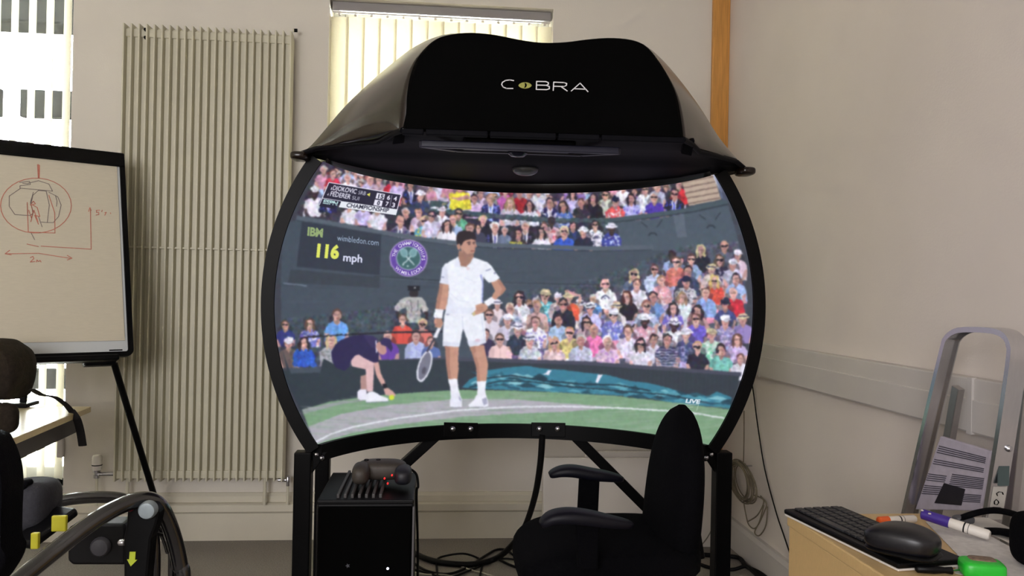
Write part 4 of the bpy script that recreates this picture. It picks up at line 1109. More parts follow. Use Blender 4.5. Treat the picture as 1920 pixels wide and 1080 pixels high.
circ = lambda cx, cy, rx, ry, a0=0, a1=360, n=30: zz([(cx + rx * math.cos(math.radians(a0 + (a1 - a0) * k / n)), cy + ry * math.sin(math.radians(a0 + (a1 - a0) * k / n))) for k in range(n + 1)])
ink('red_pen_stroke', [circ(140, 302, 138, 107), zz([(146, 142), (149, 195), (153, 196), (154, 145)]), zz([(150, 142), (151, 195)]), zz([(108, 330), (106, 290), (110, 405), (214, 409), (213, 330), (190, 262)]), zz([(118, 300), (130, 285), (138, 295), (122, 300), (128, 330), (120, 365)]), zz([(128, 300), (145, 310), (155, 345), (135, 340), (150, 375)]), zz([(112, 320), (122, 350), (132, 320), (148, 365)]),
      zz([(352, 312), (355, 472), (160, 460)]), zz([(345, 325), (350, 310), (355, 322)]), zz([(105, 452), (150, 462)]), zz([(22, 490), (150, 488), (276, 508)]), zz([(38, 476), (20, 490), (44, 494)]), zz([(262, 496), (280, 507), (262, 514)]), zz([(118, 505), (128, 500), (132, 508), (118, 522), (136, 520)]), zz([(142, 522), (144, 514), (150, 520), (156, 516), (160, 522)]),
      zz([(388, 320), (375, 321), (376, 329), (384, 328), (385, 337), (374, 339)]), zz([(398, 320), (396, 326)]), zz([(408, 330), (414, 328), (408, 340)]), zz([(430, 330), (431, 334)])], RED, .0032)
ink('dark_pen_stroke', [zz([(80, 235), (36, 265), (36, 305), (58, 337), (118, 341), (130, 330), (118, 290), (130, 250)]), zz([(76, 212), (115, 208), (118, 220), (78, 225), (78, 234), (205, 246), (190, 218), (150, 205), (110, 215)]), zz([(150, 243), (180, 246), (192, 300), (184, 368), (160, 366)]), zz([(190, 250), (225, 268), (238, 300), (228, 345), (208, 368), (184, 368)]), zz([(120, 300), (128, 262), (150, 243)]), zz([(216, 262), (222, 285), (220, 305)]), zz([(88, 215), (110, 218)]), zz([(122, 410), (135, 435)]), zz([(150, 345), (164, 385)])], DINK, .0026)
# easel legs: right leg, left leg, rear leg and the hinge block
lt = bx(214, 682, -.03)
MB().tube([lt, PY(314, 1012, YB - .12)], .0145, 10).build('leg', M_black, fc, smooth=50)
l2 = bp(.06, 0, -.03)
MB().tube([l2, V(l2.x - .22, l2.y - .1, 0)], .0135, 10).build('leg', M_black, fc, smooth=50)
slab(MB(), .80, -.035, .93, .01, -.05, -.005).build('hinge_block', M_black, fc, bevel=.006)

# ================================================================== LEFT DESK WITH BAG
ZD = .74
c1 = PZ(171, 762, ZD); c2 = PZ(20, 824, ZD)
dd = (c2 - c1).normalized(); dn = V(dd.y, -dd.x, 0)
if dn.x > 0: dn = -dn
ld = thing('left_desk', 'pale wood desk with grey panel in front of the flip chart', 'desk', (c1.x - .3, c1.y - .7, 0))
LL = 1.5; WD = .52
q = [c1, c1 + dd * LL, c1 + dd * LL + dn * WD, c1 + dn * WD]
MB().prism([p + V(0, 0, -.026) for p in q], (0, 0, .026)).build('desk_top', M_desk_l, ld, bevel=.003)
g_ = mat('grey_panel', (70, 66, 70), .5, noise=.05)
a_, b_ = c1 + dd * .05 + dn * .05, c1 + dd * (LL - .1) + dn * .05
MB().bar(a_ + V(0, 0, -.066), b_ + V(0, 0, -.066), .03, .078).build('side_panel', g_, ld, bevel=.002)
MB().bar(a_ + V(0, 0, -.066), a_ + dn * (WD - .1) + V(0, 0, -.066), .03, .078).build('side_panel', g_, ld, bevel=.002)
for s in (LL - .25, LL - .6):
    p = c1 + dd * s + dn * .4
    MB().box2((p.x - .025, p.y - .025, 0), (p.x + .025, p.y + .025, ZD - .026)).build('leg', M_black, ld, bevel=.003)
for s in (.1,):
    p = c1 + dd * s + dn * .42
    MB().box2((p.x - .02, p.y - .02, 0), (p.x + .02, p.y + .02, ZD - .026)).build('leg', M_black, ld, bevel=.003)

YG = 3.2
M_bag = mat('bag_canvas', (40, 34, 28), .9, noise=.25, nscale=60, bump=.4, bscale=200, spec=.15)
bc = PY(0, 700, YG)
bag = thing('bag', 'dark brown fabric bag on the left desk with a strap over the edge', 'bag', (bc.x, YG, ZD))
prof = [PY(x, y, YG) for x, y in ((-70, 752), (-78, 700), (-66, 650), (-35, 637), (4, 636), (26, 647), (44, 662), (51, 688), (47, 718), (38, 746))]
prof = smooth_path(prof, 4)
rings = []
for dy, k in ((-.10, .82), (-.085, .95), (-.04, 1), (.04, 1), (.085, .95), (.10, .82)):
    cxm, czm = bc.x, sum(p.z for p in prof) / len(prof)
    rings.append([V(cxm + (p.x - cxm) * k, YG + dy, max(ZD + .003, czm + (p.z - czm) * k)) for p in prof])
MB().loft(rings, True, True).build('body', M_bag, bag, smooth=50)
MB().sbox((PY(-8, 755, YG - .13).x, YG - .125, ZD + .06), (.15, .07, .115), .6).build('front_pocket', M_bag, bag, smooth=70)
sp = [PY(38, 736, YG + .05), PY(58, 730, YG + .08), PY(76, 740, 3.4), PY(100, 744, 3.5), PY(120, 756, 3.55), PY(134, 771, 3.6)]
ex = c1.x
e0 = PX(143, 783, c1.x + .03); e1 = PX(150, 806, c1.x + .02); e2 = PX(155, 836, c1.x + .02)
for p in sp[2:]: p.z = max(p.z, ZD + .006)
MB().tube(smooth_path(sp + [e0, e1, e2], 6), .017, 8, flat=.22).build('strap', mat('strap_webbing', (24, 22, 22), .85, noise=.2, nscale=200), bag, smooth=50)
p = PZ(40, 762, ZD)
sd = thing('small_stand', 'small black stand with upright post behind the bag on left desk', 'stand', (p.x, p.y, ZD))
MB().box2((p.x - .06, p.y - .06, ZD + .001), (p.x + .05, p.y + .06, ZD + .02)).build('base', M_plastic, sd, bevel=.006)
pt = PY(44, 668, p.y)
MB().box2((p.x - .005, p.y - .01, ZD + .02), (p.x + .02, p.y + .01, pt.z)).build('post', M_plastic, sd, bevel=.003)
MB().box2((p.x - .045, p.y - .012, ZD + .035), (p.x + .02, p.y + .012, ZD + .06)).build('bracket', M_plastic, sd, bevel=.003)

# ================================================================== TUBULAR CHAIR, LOWER LEFT
M_tube = mat('dark_tube', (20, 19, 21), .24, 0, noise=.06, nscale=30, coat=.9)
M_yel = mat('yellow_label', (196, 190, 36), .6, noise=.05)
tc_ = thing('tubular_chair', 'black chair with curved tubular arms, yellow labels and silver knob', 'chair', (-.95, 1.7, 0))
T1 = [(20, 1100, 1.5), (90, 1043, 1.56), (150, 996, 1.6), (200, 962, 1.64), (240, 943, 1.68), (272, 936, 1.71), (296, 945, 1.73), (313, 972, 1.75), (328, 1015, 1.77), (338, 1060, 1.78), (343, 1100, 1.78)]
pts = [PY(*a) for a in T1]; last = pts[-1]
pts += [V(last.x + .005, last.y, .35), V(last.x + .0, last.y, .012)]
MB().tube(smooth_path(pts, 7), .0165, 12).build('arm_tube', M_tube, tc_, smooth=60)
T2 = [(30, 985, 2.0), (70, 955, 2.05), (100, 943, 2.1), (140, 935, 2.12), (185, 932, 2.14), (228, 935, 2.16), (262, 950, 2.18), (282, 985, 2.2), (290, 1040, 2.2)]
pts = [PY(*a) for a in T2]; last = pts[-1]; pts += [V(last.x, last.y, .3), V(last.x, last.y, .012)]
MB().tube(smooth_path(pts, 7), .0155, 12).build('arm_tube', M_tube, tc_, smooth=60)
T3 = [(290, 978, 1.8), (305, 1000, 1.8), (317, 1035, 1.8), (322, 1085, 1.8)]
pts = [PY(*a) for a in T3]; pts += [V(pts[-1].x, 1.8, .012)]
MB().tube(smooth_path(pts, 6), .008, 10).build('rear_tube', M_tube, tc_, smooth=60)
MB().bar(PY(303, 968, 1.745), PY(315, 1012, 1.765), .008, .012).build('silver_clip', M_alu, tc_, bevel=.002)
bk = [PY(x, y, 1.455) for x, y in ((-90, 800), (0, 806), (20, 824), (34, 862), (38, 905), (36, 960), (36, 1010), (44, 1032), (26, 1068), (0, 1090), (-90, 1100))]
bk = smooth_path(bk, 4)
mbk = MB(); cx_ = sum(p.x for p in bk) / len(bk); cz_ = sum(p.z for p in bk) / len(bk)
mbk.loft([[V(cx_ + (p.x - cx_) * k, y, cz_ + (p.z - cz_) * k) for p in bk] for y, k in ((1.40, .9), (1.405, .97), (1.42, 1), (1.455, 1), (1.465, .98), (1.47, .92))], True, True)
mbk.build('backrest', M_fabric, tc_, smooth=60)
ap = PY(58, 944, 1.85)
MB().sbox(ap, (.10, .14, .105), .6).build('arm_cushion', mat('grey_cushion', (44, 44, 50), .9, noise=.2, nscale=120, bump=.3, bscale=250), tc_, smooth=70)
MB().tube([PY(40, 920, 1.8), PY(46, 906, 1.8), PY(56, 904, 1.82)], .008, 8).build('cushion_tab', M_fabric, tc_, smooth=60)
MB().bar(PY(40, 1022, 1.75), PY(128, 956, 1.85), .06, .02).build('arm_plate', M_plastic, tc_, bevel=.006)
for (x0, y0, x1, y1, yy) in ((96, 968, 123, 997, 1.72), (57, 1000, 71, 1030, 1.66)):
    a, b = PY(x0, y0, yy), PY(x1, y1, yy)
    MB().box2((a.x, yy, b.z), (b.x, yy + .01, a.z)).build('yellow_label', M_yel, tc_, bevel=.002)
post = [(238, 958), (246, 940), (290, 944), (299, 962), (294, 985), (284, 1010), (277, 1085), (277, 1120), (231, 1120), (231, 1010), (236, 985)]
MB().prism([PY(x, y, 1.69) for x, y in post], (0, .04, 0)).build('arm_post', M_black, tc_, bevel=.006)
kn = PY(276, 957, 1.68)
MB().lathe([(.018, .012), (.018, .0), (.0155, -.006), (.012, -.007), (.002, -.006)], kn, (0, 1, 0), 22).build('silver_knob', mat('knob_grey', (136, 146, 150), .5, .2, noise=.1, nscale=60), tc_, smooth=40)
MB().lathe([(.008, .012), (.008, 0), (.005, -.006), (.001, -.007)], PY(243, 952, 1.682), (0, 1, 0), 14).build('red_button', mat('red_plastic', (150, 26, 34), .4, noise=.04), tc_, smooth=40)
arr = [(243, 1035), (254, 1035), (253, 1050), (257, 1050), (245, 1062), (238, 1049), (242, 1049)]
MB().prism([PY(x, y, 1.687) for x, y in arr], (0, .0025, 0)).build('yellow_arrow', mat('yellow_green', (176, 190, 44), .6, noise=.04), tc_)
bxp = [(126, 992), (134, 985), (180, 982), (232, 982), (236, 990), (236, 1060), (136, 1060), (126, 1052)]
MB().prism([PY(x, y, 1.8) for x, y in bxp], (0, .06, 0)).build('mechanism_box', M_plastic, tc_, bevel=.008)
MB().lathe([(.021, .012), (.021, -.004), (.017, -.009), (.006, -.011)], PY(189, 1025, 1.798), (0, 1, 0), 20).build('dial', mat('dial_grey', (62, 62, 68), .5, noise=.06), tc_, smooth=40)
MB().sbox(PY(229, 1017, 1.73), (.018, .016, .012), .7, 12, 8).build('clamp_nut', M_chrome, tc_, smooth=60)
MB().bar(PY(284, 999, 1.76), PY(306, 1003, 1.77), .006, .006).build('link_rod', M_black, tc_)
MB().sbox((-1.15, 1.95, .44), (.42, .46, .09), .4).build('seat', M_fabric, tc_, smooth=60)
MB().tube([(-1.3, 1.5, .6), (-1.3, 1.55, .4), (-1.3, 1.6, .012)], .016).build('leg', M_tube, tc_, smooth=60)
MB().tube([(-1.3, 2.2, .44), (-1.32, 2.25, .2), (-1.32, 2.28, .012)], .016).build('leg', M_tube, tc_, smooth=60)

# ================================================================== COMPUTER TOWER, CONTROLLER
YT = 2.42
a, b = PY(594, 938, YT), PY(776, 936, YT)
zt_ = (a.z + b.z) / 2; DT = .36
pc = thing('computer_tower', 'large black computer tower with ribbed top under the screen', 'computer', ((a.x + b.x) / 2, YT, 0))
MB().box2((a.x, YT, .02), (b.x, YT + DT, zt_ - .012)).build('case', M_plastic, pc, bevel=.006)
MB().box2((a.x + .006, YT - .012, .03), (b.x - .006, YT + .001, zt_ - .02)).build('front_door', M_blackm, pc, bevel=.004)
MB().box2((a.x - .0, YT - .004, zt_ - .014), (b.x, YT + DT, zt_)).build('top_panel', M_plastic, pc, bevel=.004)
M_rib = mat('rib_grey', (74, 72, 72), .45, noise=.06)
for k in range(7):
    x = a.x + .055 + k * .021
    MB().box2((x, YT + .02, zt_ - .001), (x + .009, YT + DT - .02, zt_ + .012)).build('vent_rib', M_rib, pc, bevel=.002)
MB().box2((b.x - .003, YT - .012, .03), (b.x + .003, YT + .004, zt_ - .02)).build('edge_strip', mat('edge_grey', (90, 88, 90), .4, noise=.04), pc, bevel=.001)
MB().lathe([(.004, .004), (.004, -.001), (.001, -.002)], PY(727, 1066, YT - .012), (0, 1, 0), 10).build('power_light', mat('led_white', (220, 224, 240), .4, emit=(235, 238, 255), estr=1.0), pc)
st_ = PY(652, 1061, YT - .013)
MB().prism([st_ + V(.007 * math.cos(t) * (1 if k % 2 else .45), 0, .007 * math.sin(t) * (1 if k % 2 else .45)) for k, t in enumerate([2 * math.pi * k / 10 for k in range(10)])], (0, .002, 0)).build('front_badge', mat('badge_grey', (90, 92, 100), .4, .5, noise=.04), pc)
for (x, y) in ((a.x + .03, YT + .04), (b.x - .03, YT + .04), (a.x + .03, YT + DT - .04), (b.x - .03, YT + DT - .04)):
    MB().lathe([(.018, 0), (.018, .02)], (x, y, 0), (0, 0, 1), 12).build('foot', M_cable, pc)
zc = zt_ + .013
cc = PY(716, 892, YT + .2)
gc = thing('game_controller', 'dark game controller with small red lights on the computer tower', 'controller', (cc.x, YT + .2, zc))
M_ctl = mat('controller_plastic', (62, 56, 50), .55, noise=.1, nscale=60)
MB().sbox((cc.x + .0, YT + .2, zc + .034), (.16, .1, .06), .6).build('body', M_ctl, gc, smooth=70)
MB().sbox((cc.x - .062, YT + .15, zc + .033), (.055, .12, .062), .7).build('grip', M_ctl, gc, smooth=70)
MB().sbox((cc.x + .07, YT + .15, zc + .028), (.055, .12, .055), .7).build('grip', mat('controller_dark', (26, 26, 34), .5, noise=.08), gc, smooth=70)
for dx in (-.05, -.012):
    MB().lathe([(.004, 0), (.004, .003), (.008, .004), (.007, .008), (.002, .009)], (cc.x + dx, YT + .2, zc + .058), (0, 0, 1), 12).build('thumb_stick', M_black, gc, smooth=40)
for (x, y) in ((721, 897), (727, 906.5), (735, 891)):
    MB().sbox(PY(x, y, YT + .1), (.005, .02, .005), .8, 8, 6).build('red_light', mat('led_red', (200, 30, 30), .4, emit=(255, 40, 40), estr=1.2), gc)
cbp = [V(cc.x + .085, YT + .2, zc + .03), PY(770, 880, YT + .2), PY(781, 890, YT + .2), PY(784, 912, YT + .2), PY(781, 930, YT + .2), V(b.x + .012, YT + .2, zt_ - .25), V(b.x + .012, YT + .25, .05)]
MB().tube(smooth_path(cbp, 6), .004, 8).build('lead', M_cable, gc, smooth=60)

# ================================================================== CABLES
def cable(name, label, pts, r, m=None, cat='cable', group=None):
    return tag(MB().tube(smooth_path(pts, 7), r, 8).build(name, m or M_cable, None, smooth=60), label, cat, group)


FZ = lambda x, y, z=.008: PZ(x, y, z)
cable('hose_cable', 'thick black cable curving down from the dome frame to the floor', [PY(1017, 814, YR + .42), PY(1013, 870, YR + .46), PY(1003, 930, YR + .55), PY(985, 985, YR + .68), PY(962, 1020, YR + .8), FZ(930, 1047, .03), FZ(885, 1058, .018), FZ(830, 1055, .016), FZ(795, 1046, .016), FZ(768, 1032, .016)], .0135)
cable('floor_cable', 'black cable on the floor looping in front of the thick hose', [FZ(770, 1052), FZ(800, 1070), FZ(840, 1076), FZ(875, 1064), FZ(910, 1042), FZ(930, 1031), FZ(948, 1031), FZ(962, 1040)], .006)
cable('floor_cable', 'black cable arching flat on the floor beside the computer tower', [FZ(822, 1090), FZ(819, 1068), FZ(819, 1050), FZ(832, 1043), FZ(868, 1038, .03), FZ(895, 1046), FZ(904, 1056), FZ(900, 1080), FZ(899, 1100)], .005)
cable('floor_cable', 'black cable running low along floor under the chair seat', [FZ(770, 1066), FZ(800, 1074), FZ(840, 1083), FZ(880, 1070), FZ(935, 1048), FZ(990, 1052), FZ(1040, 1048)], .005)
cable('floor_cable', 'black cable behind the swivel chair, nearest its seat front', [FZ(930, 1046), FZ(958, 1060), FZ(990, 1070), FZ(1030, 1076)], .006)
cable('pale_cable', 'thin pale cable on the floor right of the computer tower', [FZ(858, 1060), FZ(885, 1069), FZ(915, 1077), FZ(950, 1090)], .0035, M_cable_w)
cable('pale_cable', 'short pale cable loop at the foot of the thick hose', [FZ(948, 1034, .03), FZ(958, 1030, .05), FZ(964, 1040, .02), FZ(968, 1052)], .005, M_cable_w)
cable('pale_cable', 'thin pale cable at the lower edge beside the tower', [FZ(770, 1073), FZ(800, 1077), FZ(835, 1078), FZ(870, 1086)], .0035, M_cable_w)
cable('floor_cable', 'thick black cable on the floor around the right front leg', [FZ(1290, 1036, .014), FZ(1320, 1040, .014), FZ(1352, 1042, .014), FZ(1385, 1046, .014), FZ(1400, 1062, .014), FZ(1425, 1075, .014), FZ(1450, 1095, .014)], .011)
cable('floor_cable', 'black cable crossing behind the right front leg of the simulator', [FZ(1290, 1048, .01), FZ(1330, 1064, .01), FZ(1372, 1068, .01), FZ(1398, 1062, .034), FZ(1412, 1072, .03), FZ(1435, 1096, .01)], .009)
cable('pale_cable', 'thin grey cable hanging down beside the right front leg', [PY(1345, 965, YR + .5), PY(1336, 990, YR + .7), PY(1322, 1014, 3.7), FZ(1306, 1030), FZ(1290, 1034)], .003, M_cable_w)

# coil of cable and lead on the right wall
xc = XR - .02
M_coil = mat('coil_cable', (128, 118, 98), .5, noise=.1, nscale=80)
pc0 = PX(1402, 902, xc)
coil = thing('cable_coil', 'coil of grey cable hanging on the right wall by the corner', 'cable coil', (xc, pc0.y, pc0.z))
MB().tube([(XR, pc0.y, pc0.z + .075), (XR - .03, pc0.y, pc0.z + .075), (XR - .035, pc0.y, pc0.z + .085)], .004, 8).build('wall_hook', M_chrome, coil, smooth=50)
R0 = (PX(1402, 864, xc).z - pc0.z)
for k in range(11):
    a_, b_ = R0 * random.uniform(.62, 1.0), R0 * random.uniform(.74, 1.0)
    oy, oz = random.uniform(-.012, .012), random.uniform(-.012, .012)
    MB().tube([V(xc - .052 + .0033 * k + .3 * a_ * math.cos(t), pc0.y + oy + 2.5 * a_ * math.cos(t), pc0.z + oz + b_ * math.sin(t)) for t in [2 * math.pi * j / 32 for j in range(32)]], .0034, 6, closed=True).build('loop', M_coil, coil, smooth=60)
cx = lambda x, y, d=0: PX(x, y, xc - d)
MB().tube(smooth_path([cx(1394, 938), cx(1398, 962), cx(1404, 984), cx(1417, 990), cx(1432, 962), cx(1437, 945), cx(1428, 934), cx(1412, 928)], 6), .0032, 6).build('hanging_end', M_coil, coil, smooth=60)
MB().tube(smooth_path([cx(1402, 978, .006), cx(1420, 966, .006), cx(1432, 942, .006), cx(1426, 930, .006)], 6), .0032, 6).build('hanging_end', M_coil, coil, smooth=60)
MB().tube(smooth_path([cx(1432, 948, .01), cx(1424, 978, .01), cx(1415, 998, .01), cx(1424, 1004, .01), cx(1436, 985, .01), cx(1439, 950, .01)], 6), .0032, 6).build('hanging_end', M_coil, coil, smooth=60)
MB().tube(smooth_path([cx(1395, 770), cx(1395, 820), cx(1394, 866)], 5), .0028, 6).build('feed_end', M_coil, coil, smooth=60)
w1 = lambda x, y: PX(x, y, XR - .008)
cable('wall_lead', 'thin dark lead running down the right wall to the desk', [w1(1404, 690), w1(1412, 732), w1(1421, 800), w1(1434, 880), w1(1455, 960), w1(1470, 1005), w1(1490, 1065)], .0032)

# ================================================================== SWIVEL CHAIR
YC = 2.43
K = YC / 2.5
oc = thing('swivel_chair', 'black fabric swivel chair with armrests, turned side on before the screen', 'chair', (.5, YC, 0))
sx0 = PY(966, 1040, YC).x; sx1 = PY(1290, 1000, YC).x
zs = PY(1080, 992, YC).z
sw = sx1 - sx0
scx = (sx0 + sx1) / 2
MB().sbox((scx, YC, zs - .05), (sw, .46, .10), .42, 36, 18, fn=lambda p: V(p.x, p.y, p.z - (.035 * max(0, (-p.x / sw * 2 - .35)) ** 2 * 3))).build('seat', M_fabric, oc, smooth=80)
MB().box((scx, YC, zs - .115), (sw * .7, .34, .03)).build('seat_pan', M_plastic, oc, bevel=.01)
# backrest: an upright pad with an arched top, leaning back a little
zb0 = PY(1215, 1060, YC).z; zt0 = PY(1282, 768, YC - .08).z
rings = []
xb_ = PY(1268, 920, YC).x
for i in range(25):
    t = i / 24.0
    z = zb0 + (zt0 - zb0) * t
    hw = .205 * (1 - max(0, (t - .30) / .70) ** 2.4) ** .62 * (1 - .25 * max(0, (.25 - t) / .25) ** 2)
    th = .052 * (1 - max(0, (t - .5) / .5) ** 3) ** .5 + .004
    if i == 0: th *= .5
    x = xb_ - .03 + .05 * t
    hw = max(hw, .012); th = max(th, .01)
    rings.append([V(x + th * math.copysign(abs(math.cos(a)) ** .7, math.cos(a)) - .02 * math.cos(math.pi * .5 * min(1, abs(math.sin(a)))) * 0, YC + .02 * t + hw * math.copysign(abs(math.sin(a)) ** .7, math.sin(a)), z) for a in [2 * math.pi * k / 28 for k in range(28)]])
MB().loft(rings, True, True).build('backrest', M_fabric, oc, smooth=80)
MB().bar(V(xb_ + .02, YC, zs + .12), V(xb_ + .06, YC, zs - .1), .07, .015).build('back_bar', M_plastic, oc, bevel=.004)
MB().bar(V(xb_ + .06, YC, zs - .12), V(scx, YC, zs - .13), .07, .02).build('back_bar', M_plastic, oc, bevel=.004)


def armrest(pp, yy, name):
    pts = smooth_path([PY(x, y, yy) for x, y in pp], 5); rings = []
    n = len(pts)
    for i, p in enumerate(pts):
        d = (pts[min(i + 1, n - 1)] - pts[max(i - 1, 0)]).normalized(); u = V(-d.z, 0, d.x)
        if u.z < 0: u = -u
        k = math.sin(math.pi * min(max((i + .6) / n, 0), 1)) ** .35
        h = .019 * k; w = .042 * k
        rings.append([p + V(0, w * math.copysign(abs(math.cos(a)) ** .6, math.cos(a)), 0) + u * h * math.copysign(abs(math.sin(a)) ** .6, math.sin(a)) for a in [2 * math.pi * j / 16 for j in range(16)]])
    return MB().loft(rings, True, True).build(name, M_armpad, oc, smooth=60)


armrest([(1030, 891), (1050, 884), (1075, 883), (1110, 889), (1140, 893), (1168, 898)], YC + .24, 'armrest')
armrest([(1014, 984), (1034, 971), (1064, 967), (1100, 970), (1140, 977), (1186, 984)], YC - .25, 'armrest')
p = PY(1104, 890, YC + .24)
MB().prism([PY(x, y, YC + .225) for x, y in ((1088, 893), (1125, 897), (1121, 985), (1120, 1040), (1082, 1040), (1083, 985))], (0, .03, 0)).build('arm_post', M_fabric, oc, bevel=.006)
MB().prism([PY(x, y, YC - .265) for x, y in ((1080, 975), (1125, 978), (1122, 1070), (1085, 1070))], (0, .03, 0)).build('arm_post', M_fabric, oc, bevel=.006)
MB().bar(V(PY(1100, 1040, YC).x, YC - .255, zs - .1), V(PY(1100, 1040, YC).x, YC + .245, zs - .1), .05, .02).build('arm_bar', M_plastic, oc, bevel=.004)
MB().lathe([(.045, -.0), (.045, .03), (.028, .05), (.028, zs - .2), (.05, zs - .19), (.06, zs - .13)], (scx, YC, .07), (0, 0, 1), 18).build('gas_lift', M_black, oc, smooth=40)
for k in range(5):
    a = 2 * math.pi * k / 5 + .3
    d = V(math.cos(a), math.sin(a), 0)
    MB().loft([[V(scx, YC, .085) + d * r + V(-d.y, d.x, 0) * (w * sx_) + V(0, 0, h * sz_ - drop) for sx_, sz_ in ((-1, -1), (1, -1), (1, 1), (-1, 1))] for r, w, h, drop in ((.03, .025, .02, 0), (.28, .015, .012, .02))], True, True).build('base_leg', M_plastic, oc, bevel=.003)
    e = V(scx, YC, .026) + d * .27
    MB().lathe([(.02, -.02), (.025, -.014), (.025, .014), (.02, .02)], e, (-d.y, d.x, 0), 14).build('caster', M_cable, oc, smooth=40)

# ================================================================== RIGHT DESK
ZK = .76
xl = (PZ(1478, 966, ZK).x + PZ(1650, 1075, ZK).x) / 2; yfar = PZ(1600, 963, ZK).y
rd = thing('right_desk', 'light wood desk at the lower right carrying the keyboard', 'desk', (1.05, 1.5, 0))
MB().box2((xl, .75, ZK - .028), (1.27, yfar, ZK)).build('desk_top', M_desk, rd, bevel=.003)
MB().box2((xl + .004, .9, 0.04), (xl + .024, yfar - .005, ZK - .029)).build('side_panel', M_desk, rd, bevel=.002)
MB().box2((xl + .026, yfar - .025, 0.04), (1.26, yfar - .005, ZK - .029)).build('end_panel', M_desk, rd, bevel=.002)
MB().box2((xl + .03, .95, 0), (1.25, yfar - .03, .05)).build('plinth', M_plastic, rd)
MB().box2((xl + .001, .9, ZK - .20), (xl + .006, yfar - .02, ZK - .196)).build('panel_joint', M_blackm, rd)
# keyboard
zk = ZK + .018
k00, k10, k11, k01 = PZ(1471, 954, zk), PZ(1684, 1056, zk), PZ(1790, 1042, zk), PZ(1576, 945, zk)
KU = (k10 - k00); KL = KU.length; KU.normalize(); KV = V(-KU.y, KU.x, 0)
if KV.dot(k01 - k00) < 0: KV = -KV
KW = ((k01 - k00).dot(KV) + (k11 - k10).dot(KV)) / 2
kb = thing('keyboard', 'black slim keyboard with pale underside on the right desk', 'keyboard', (k00.x, k00.y, ZK))
kp = lambda u, v, z: V(k00.x, k00.y, 0) + KU * (KL * u) + KV * (KW * v) + V(0, 0, z)


def kslab(u0, v0, u1, v1, z0, z1):
    return MB().prism([kp(u0, v0, z0), kp(u1, v0, z0), kp(u1, v1, z0), kp(u0, v1, z0)], (0, 0, z1 - z0))


kslab(.0, .0, 1, 1, ZK + .001, ZK + .006).build('underside', M_white, kb, bevel=.002)
kslab(-.004, -.01, 1.004, 1.01, ZK + .006, zk).build('keyboard_body', M_plastic, kb, bevel=.004)
M_key = mat('key_plastic', (30, 31, 34), .42, noise=.05, nscale=90)
NU, NV = 15, 5
du, dv = .80 / NU, .78 / NV
k0 = None
for i in range(NU):
    for j in range(NV):
        if j == 0 and 4 <= i <= 8: continue
        if k0 is None:
            k0 = kslab(.03, .12, .03 + du * .84, .12 + dv * .82, zk, zk + .005).build('key', M_key, kb, bevel=.0015, seg=1)
        else:
            copy_part(k0, kb, KU * (KL * du * i) + KV * (KW * dv * j))
kslab(.03 + du * 4, .12, .03 + du * 8.84, .12 + dv * .82, zk, zk + .005).build('space_key', mat('space_key', (44, 45, 48), .4, noise=.05), kb, bevel=.0015)
# mouse on the near end of the keyboard
mc = PZ(1693, 1024, zk + .02)
RM = Matrix.Rotation(math.atan2(KU.y, KU.x) + .5, 3, 'Z')
mo = thing('mouse', 'large black mouse resting on the near end of the keyboard', 'mouse', (mc.x, mc.y, zk + .006))
mfn = lambda p: V(p.x, p.y * (1 - .18 * (p.x / .07)), p.z if p.z < 0 else p.z * (1 - .45 * (p.x / .075 - .1) ** 2))
MB().sbox((mc.x, mc.y, zk + .036), (.138, .104, .058), .66, 32, 18, RM, mfn).build('shell', mat('mouse_black', (15, 15, 22), .35, noise=.06, nscale=50), mo, smooth=80)
MB().sbox((mc.x, mc.y, zk + .0125), (.138, .103, .012), .6, 32, 8, RM).build('side_band', M_plastic, mo, smooth=60)
MB().sbox(V(mc.x, mc.y, zk + .058) + RM @ V(.035, 0, -.006), (.022, .008, .014), .8, 12, 8, RM).build('wheel', M_cable, mo, smooth=60)


# papers, markers and bits on the desk
def sheet(px_, z, label, m, name='paper_sheet', cat='paper', th=.0006):
    return tag(MB().prism([PZ(x, y, z) for x, y in px_], (0, 0, th)).build(name, m, None), label, cat)


M_sheet = mat('printed_paper', (206, 202, 200), .7, noise=.12, nscale=70)
sheet([(1735, 978), (1800, 975), (1940, 1050), (1950, 1110), (1790, 1075), (1795, 1040)], ZK + .001, 'crumpled pale paper sheet under the markers on the right desk', M_sheet)
sheet([(1800, 972), (1850, 970), (1960, 1020), (1950, 1048)], ZK + .0022, 'white paper strip beside the black strap on the right desk', M_white)


def marker(name, label, a, b, r, capcol, caplen, body=None):
    a, b = Vector(a), Vector(b); ax = (b - a).normalized(); L = (b - a).length
    t = thing(name, label, 'marker', a)
    MB().lathe([(r * .9, caplen), (r * .92, L - .004), (r * .7, L)], a, ax, 16).build('barrel', body or M_white, t, smooth=40)
    MB().lathe([(r * .6, 0), (r * .96, .003), (r, caplen * .5), (r * 1.02, caplen)], a, ax, 16).build('cap', mat('cap_%d_%d_%d' % capcol, capcol, .4, noise=.05), t, smooth=40)
    MB().lathe([(r * .935, caplen + .03), (r * .935, caplen + .033)], a, ax, 16).build('barrel_line', M_plastic, t)
    MB().lathe([(r * .935, caplen + .04), (r * .935, caplen + .041)], a, ax, 16).build('barrel_line', M_plastic, t)
    return t


